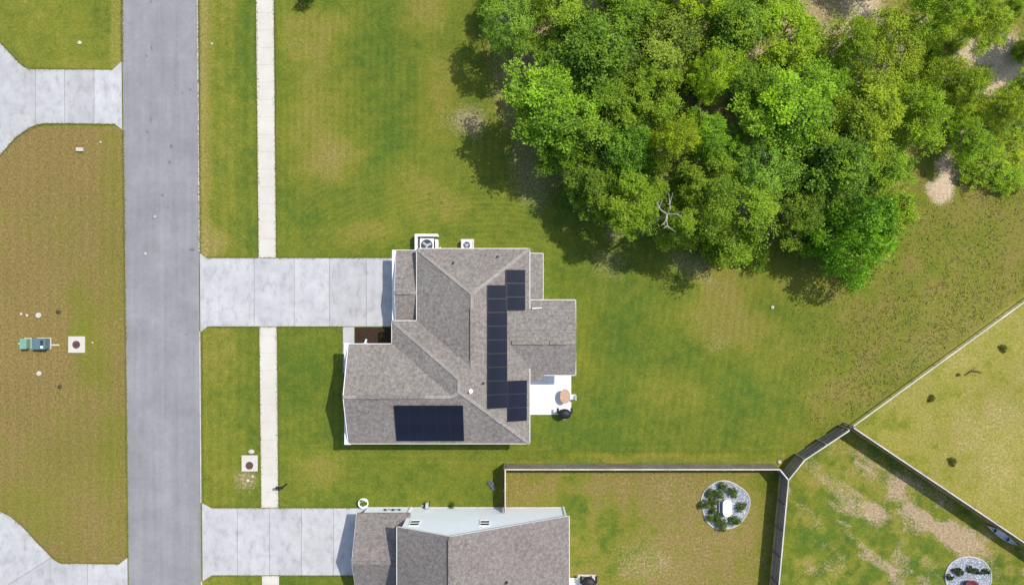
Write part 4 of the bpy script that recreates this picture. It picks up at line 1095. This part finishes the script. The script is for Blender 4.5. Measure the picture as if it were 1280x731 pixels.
for px, py, r, lab in ((73.5, 390, .2, 'dark clod on the brown lawn above the manhole'), (75, 483, .18, 'dark clod on the brown lawn below the lower white lid')):
    stone(lab, px, py, r, 'soil', .5, 'dark clods', 'soil_clod', 'clod')

# round gravel beds
def edge_ring(m, c, r, w, h, sx=1., sy=1., wob=None):
    n = 48; pts = []
    for i in range(n + 1):
        t = 2 * math.pi * i / n; k = 1 + (wob(t) if wob else 0)
        pts.append((c.x + r * k * sx * math.cos(t), c.y + r * k * sy * math.sin(t), h * .5))
    m.tube(pts, w, 6, False)
def bed(label, px, py, r, wob):
    c = W(px, py); o = thing('gravel_bed', label, 'gravel bed', c)
    n = 48; pts = [c + Vector((math.cos(t), math.sin(t), 0)) * (r * (1 + wob(t))) for t in [2 * math.pi * i / n for i in range(n)]]
    m = MB(); m.prism([(p.x, p.y) for p in pts], -.05, .06); m.build('gravel', 'gravel', o)
    m = MB(); edge_ring(m, c, r + .05, .06, .1, wob=wob); m.build('border', 'edging', o)
    return c
bed('round grey gravel bed with green shrubs in the yard behind the white walled house', 906, 630.5, 2.02, lambda t: .03 * math.sin(3 * t + 1) + .02 * math.sin(5 * t))
PL = [(903.5, 607.5, .55, 'shrub at the top of the round gravel bed'), (887.5, 616.5, .56, 'shrub at the upper left of the gravel bed'), (898, 616.5, .66, 'shrub above left of the white box in the gravel bed'), (916, 614.5, .66, 'shrub at the upper right of the gravel bed'),
      (892, 626, .56, 'shrub touching the upper left corner of the white box'), (881, 630.5, .66, 'leftmost shrub of the gravel bed, at its rim'), (891.5, 636.5, .56, 'shrub left of the white box in the lower half of the bed'), (926, 633, .62, 'shrub at the right rim of the gravel bed'),
      (888, 647, .56, 'shrub at the lower left rim of the gravel bed'), (898, 646, .52, 'shrub below left of the white box'), (902, 654, .78, 'largest shrub, at the bottom of the gravel bed'), (919.5, 650.5, .7, 'shrub at the lower right rim of the gravel bed')]
for px, py, r, lab in PL:
    u, v = seen(px, py, 5); SMALL[int(px) % 2].put('shrub', 'green ' + lab, 'shrub', W(u, v) + Vector((0, 0, .05)), r / .72, r / .5, rt.uniform(0, 6), (.5, .55, .6), 'shrubs of the round gravel bed')
c = W(906.5, 632)
o = thing('storage_box', 'white rounded garden box standing in the round gravel bed', 'box', c)
def capsule(m, cx, cy, w, l, z0, z1):
    pts = [(cx + w * math.cos(t), cy + (l - w) * (1 if math.sin(t) >= 0 else -1) + w * math.sin(t)) for t in np.linspace(0.001, 2 * math.pi, 29)[:-1]]
    m.prism(pts, z0, z1)
m = MB(); capsule(m, c.x, c.y, .36, .70, .06, .55); m.build('body', 'white_plastic', o)
m = MB(); capsule(m, c.x, c.y, .39, .73, .55, .62); m.build('lid', 'white_plastic', o)
m = MB()
for k in range(2): m.box(c.x - .62 + k * .14, c.y - .5, .05, c.x - .58 + k * .14, c.y + .55, .3)
m.build('side_rail', 'grey_metal', o)
bed('round pale gravel bed with a red bowl at the bottom right edge', 1210, 723, 1.92, lambda t: .025 * math.sin(3 * t))
for px, py, lab in ((1187.5, 721, 'dark plant at the left rim of the pale gravel bed'), (1196, 713, 'dark spreading plant at the upper left of the pale gravel bed'), (1200.5, 714.5, 'small dark plant between the spreading plant and the red bowl'), (1213, 711, 'upright dark plant at the top of the pale gravel bed'), (1221.5, 714, 'dark plant right of the upright one in the pale gravel bed'), (1233, 714, 'small plant at the right rim of the pale gravel bed')):
    u, v = seen(px, py, 3); SMALL[int(px) % 2].put('shrub', lab, 'shrub', W(u, v) + Vector((0, 0, .05)), .62, .9, rt.uniform(0, 6), (.22, .28, .45), 'plants of the pale gravel bed')
c = W(1210.5, 731.5); m = MB(); m.lathe((c.x, c.y, .05), [(.4, 0), (.55, .2), (.66, .42), (.6, .44), (.45, .25), (.1, .18)], 28); tag(m.build('bowl', 'red_clay', smooth=True), 'dark red bowl in the middle of the pale gravel bed', 'bowl')

# kayak by the fence
c = W(*seen(1253, 669, 5)); kay = thing('canoe', 'grey and white canoe lying along the shaded side of the lower right fence', 'canoe', c)
m = MB(); ax = (W(1280, 678) - W(1067, 535)).normalized(); sd = Vector((-ax.y, ax.x, 0)); c0 = W(*seen(1253, 669, 5))
secs = []; 
for i in range(13):
    s_ = -1 + 2 * i / 12; w = .24 * (1 - abs(s_) ** 2.2) + .015; p = c0 + ax * s_ * 1.45
    sh = .14 * abs(s_) ** 3
    secs.append([p + sd * w + Vector((0, 0, .34 + sh)), p + sd * w * .75 + Vector((0, 0, .12 + sh * .5)), p + Vector((0, 0, .04 + sh * .6)), p - sd * w * .75 + Vector((0, 0, .12 + sh * .5)), p - sd * w + Vector((0, 0, .34 + sh)),
                 p - sd * w * .85 + Vector((0, 0, .335 + sh)), p - sd * w * .6 + Vector((0, 0, .15 + sh * .5)), p + Vector((0, 0, .08 + sh * .6)), p + sd * w * .6 + Vector((0, 0, .15 + sh * .5)), p + sd * w * .85 + Vector((0, 0, .335 + sh))])
k = 10; vs = [q_ for s_ in secs for q_ in s_]; fs = [(i * k + j, i * k + (j + 1) % k, (i + 1) * k + (j + 1) % k, (i + 1) * k + j) for i in range(12) for j in range(k)]
m.add(vs, fs + [tuple(range(k)), tuple(12 * k + j for j in range(k))]); m.build('hull', 'pale_metal', kay, True)
for s_ in (-.5, .45):
    m = MB(); p = c0 + ax * s_ * 1.4; m.bar(p + sd * .24 + Vector((0, 0, .3)), p - sd * .24 + Vector((0, 0, .3)), .18, .03); m.build('seat', 'dark_metal', kay)

# pot and things along the white wall
c = W(*seen(454, 629, 8)); o = thing('flower_pot', 'round white pot with a dark green plant at the white house corner', 'plant pot', c)
m = MB(); m.lathe((c.x, c.y, 0), [(.30, 0), (.38, .3), (.44, .5), (.44, .55), (.36, .55), (.34, .45), (.02, .43)], 28); m.build('pot', 'white_plastic', o)
l = SMALL[0]; cr = bpy.data.objects.new('plant', l.crown); COL.objects.link(cr); cr.parent = o; cr.location = (0, 0, .4); cr.scale = (.62, .62, .7); cr.color = (.5, .62, .55, 1)
c = W(535, 629.5); o = thing('hose_reel', 'grey hose reel standing against the white north wall', 'hose reel', c)
m = MB(); m.tube([(c.x - .12, c.y, .5), (c.x + .12, c.y, .5)], .3, 20); m.build('drum', 'grey_metal', o)
for s_ in (-1, 1):
    m = MB(); m.bar((c.x + s_ * .17, c.y - .25, 0), (c.x + s_ * .17, c.y, .55), .05, .05); m.bar((c.x + s_ * .17, c.y + .25, 0), (c.x + s_ * .17, c.y, .55), .05, .05); m.build('stand', 'dark_metal', o)
m = MB(); m.tube([(c.x - .35, c.y - .1, .05), (c.x - .55, c.y - .18, .06), (c.x - .45, c.y - .05, .05)], .05, 6); m.build('hose', 'cord_white', o)
SMALL[1].put('shrub', 'tiny dark shrub against the white north wall', 'shrub', W(565, 631), .55, 1.0, 0, (.4, .45, .4))
for px, py, lab in ((613, 603, 'white flowering weed outside the short fence run'), (616.5, 608, 'paler small weed just below the white flowering one outside the short fence run')):
    SMALL[1].put('weed', lab, 'weed', W(px, py), .5, .7, 1, (1.3, .9, 18.), 'weeds by the short fence')
for px, py, r, lab in ((478, 419, .55, 'small olive shrub in the dark mulch bed'), (495, 414, .4, 'dark shrub in the mulch bed against the front wall')):
    SMALL[0].put('shrub', lab, 'shrub', W(px, py) + Vector((0, 0, .08)), r, r * 1.2, 2, (.55, .42, .4) if r > .5 else (.3, .35, .3), 'shrubs in the mulch bed')
# weeds and twigs in the right hand yard
for px, py, r, lab in ((1253, 434.5, .45, 'dark round weed clump in the yellow yard nearest the right edge'), (1164, 497.5, .42, 'dark round weed clump in the yellow yard nearest the diagonal fence'), (1190, 575.5, .5, 'dark weed clump low in the yellow yard above the long shadow'), (1197.5, 468, .22, 'tiny dark weed left of the fallen twig in the yellow yard')):
    SMALL[0].put('weed', lab, 'weed', W(px, py), r / .68, r / .7, px, (.55, .42, .5), 'weeds in the yellow yard')
c = W(1216, 464); m = MB(); m.tube([c + Vector((-.75, -.35, .08)), c + Vector((-.2, .05, .15)), c + Vector((.3, .02, .12)), c + Vector((.75, -.12, .06))], [.03, .06, .06, .02], 6); m.tube([c + Vector((-.1, .05, .13)), c + Vector((.05, .35, .2))], [.04, .02], 6)
tag(m.build('fallen_twig', 'rust_iron'), 'dark forked twig lying in the yellow yard', 'twig')

# ------------------------------------------------------------------ light, camera
SUN_EL = 56.; az = math.atan2(.825, .565)      # direction to the sun, from +Y towards +X
w = bpy.data.worlds.new('World'); scene.world = w; w.use_nodes = True
nt = w.node_tree; sky = nt.nodes.new('ShaderNodeTexSky'); sky.sky_type = 'NISHITA'; sky.sun_disc = False
sky.sun_elevation = R(SUN_EL); sky.sun_rotation = az; sky.altitude = 50; sky.dust_density = 1.5
bg = nt.nodes['Background']; bg.inputs['Strength'].default_value = .15
nt.links.new(sky.outputs[0], bg.inputs[0])
sl = bpy.data.lights.new('sun', 'SUN'); sl.energy = 3.4; sl.angle = R(.5); sl.color = (1., .955, .88)
so = bpy.data.objects.new('sun', sl); COL.objects.link(so)
to = Vector((math.sin(az) * math.cos(R(SUN_EL)), math.cos(az) * math.cos(R(SUN_EL)), math.sin(R(SUN_EL))))
so.rotation_euler = (-to).to_track_quat('-Z', 'Y').to_euler(); so.location = to * 80
cam = bpy.data.cameras.new('camera'); cam.sensor_width = 36; cam.lens = 36 * HC / (1280 / S); cam.clip_end = 2000; cam.clip_start = .5
co_ = bpy.data.objects.new('camera', cam); COL.objects.link(co_); co_.location = (0, 0, HC); co_.rotation_euler = (0, 0, 0)
scene.camera = co_
vs_ = scene.view_settings; vs_.view_transform = 'Standard'; vs_.look = 'None'; vs_.exposure = .46; vs_.gamma = 1; vs_.use_curve_mapping = False
scene.cycles.max_bounces = 6; scene.cycles.transparent_max_bounces = 4
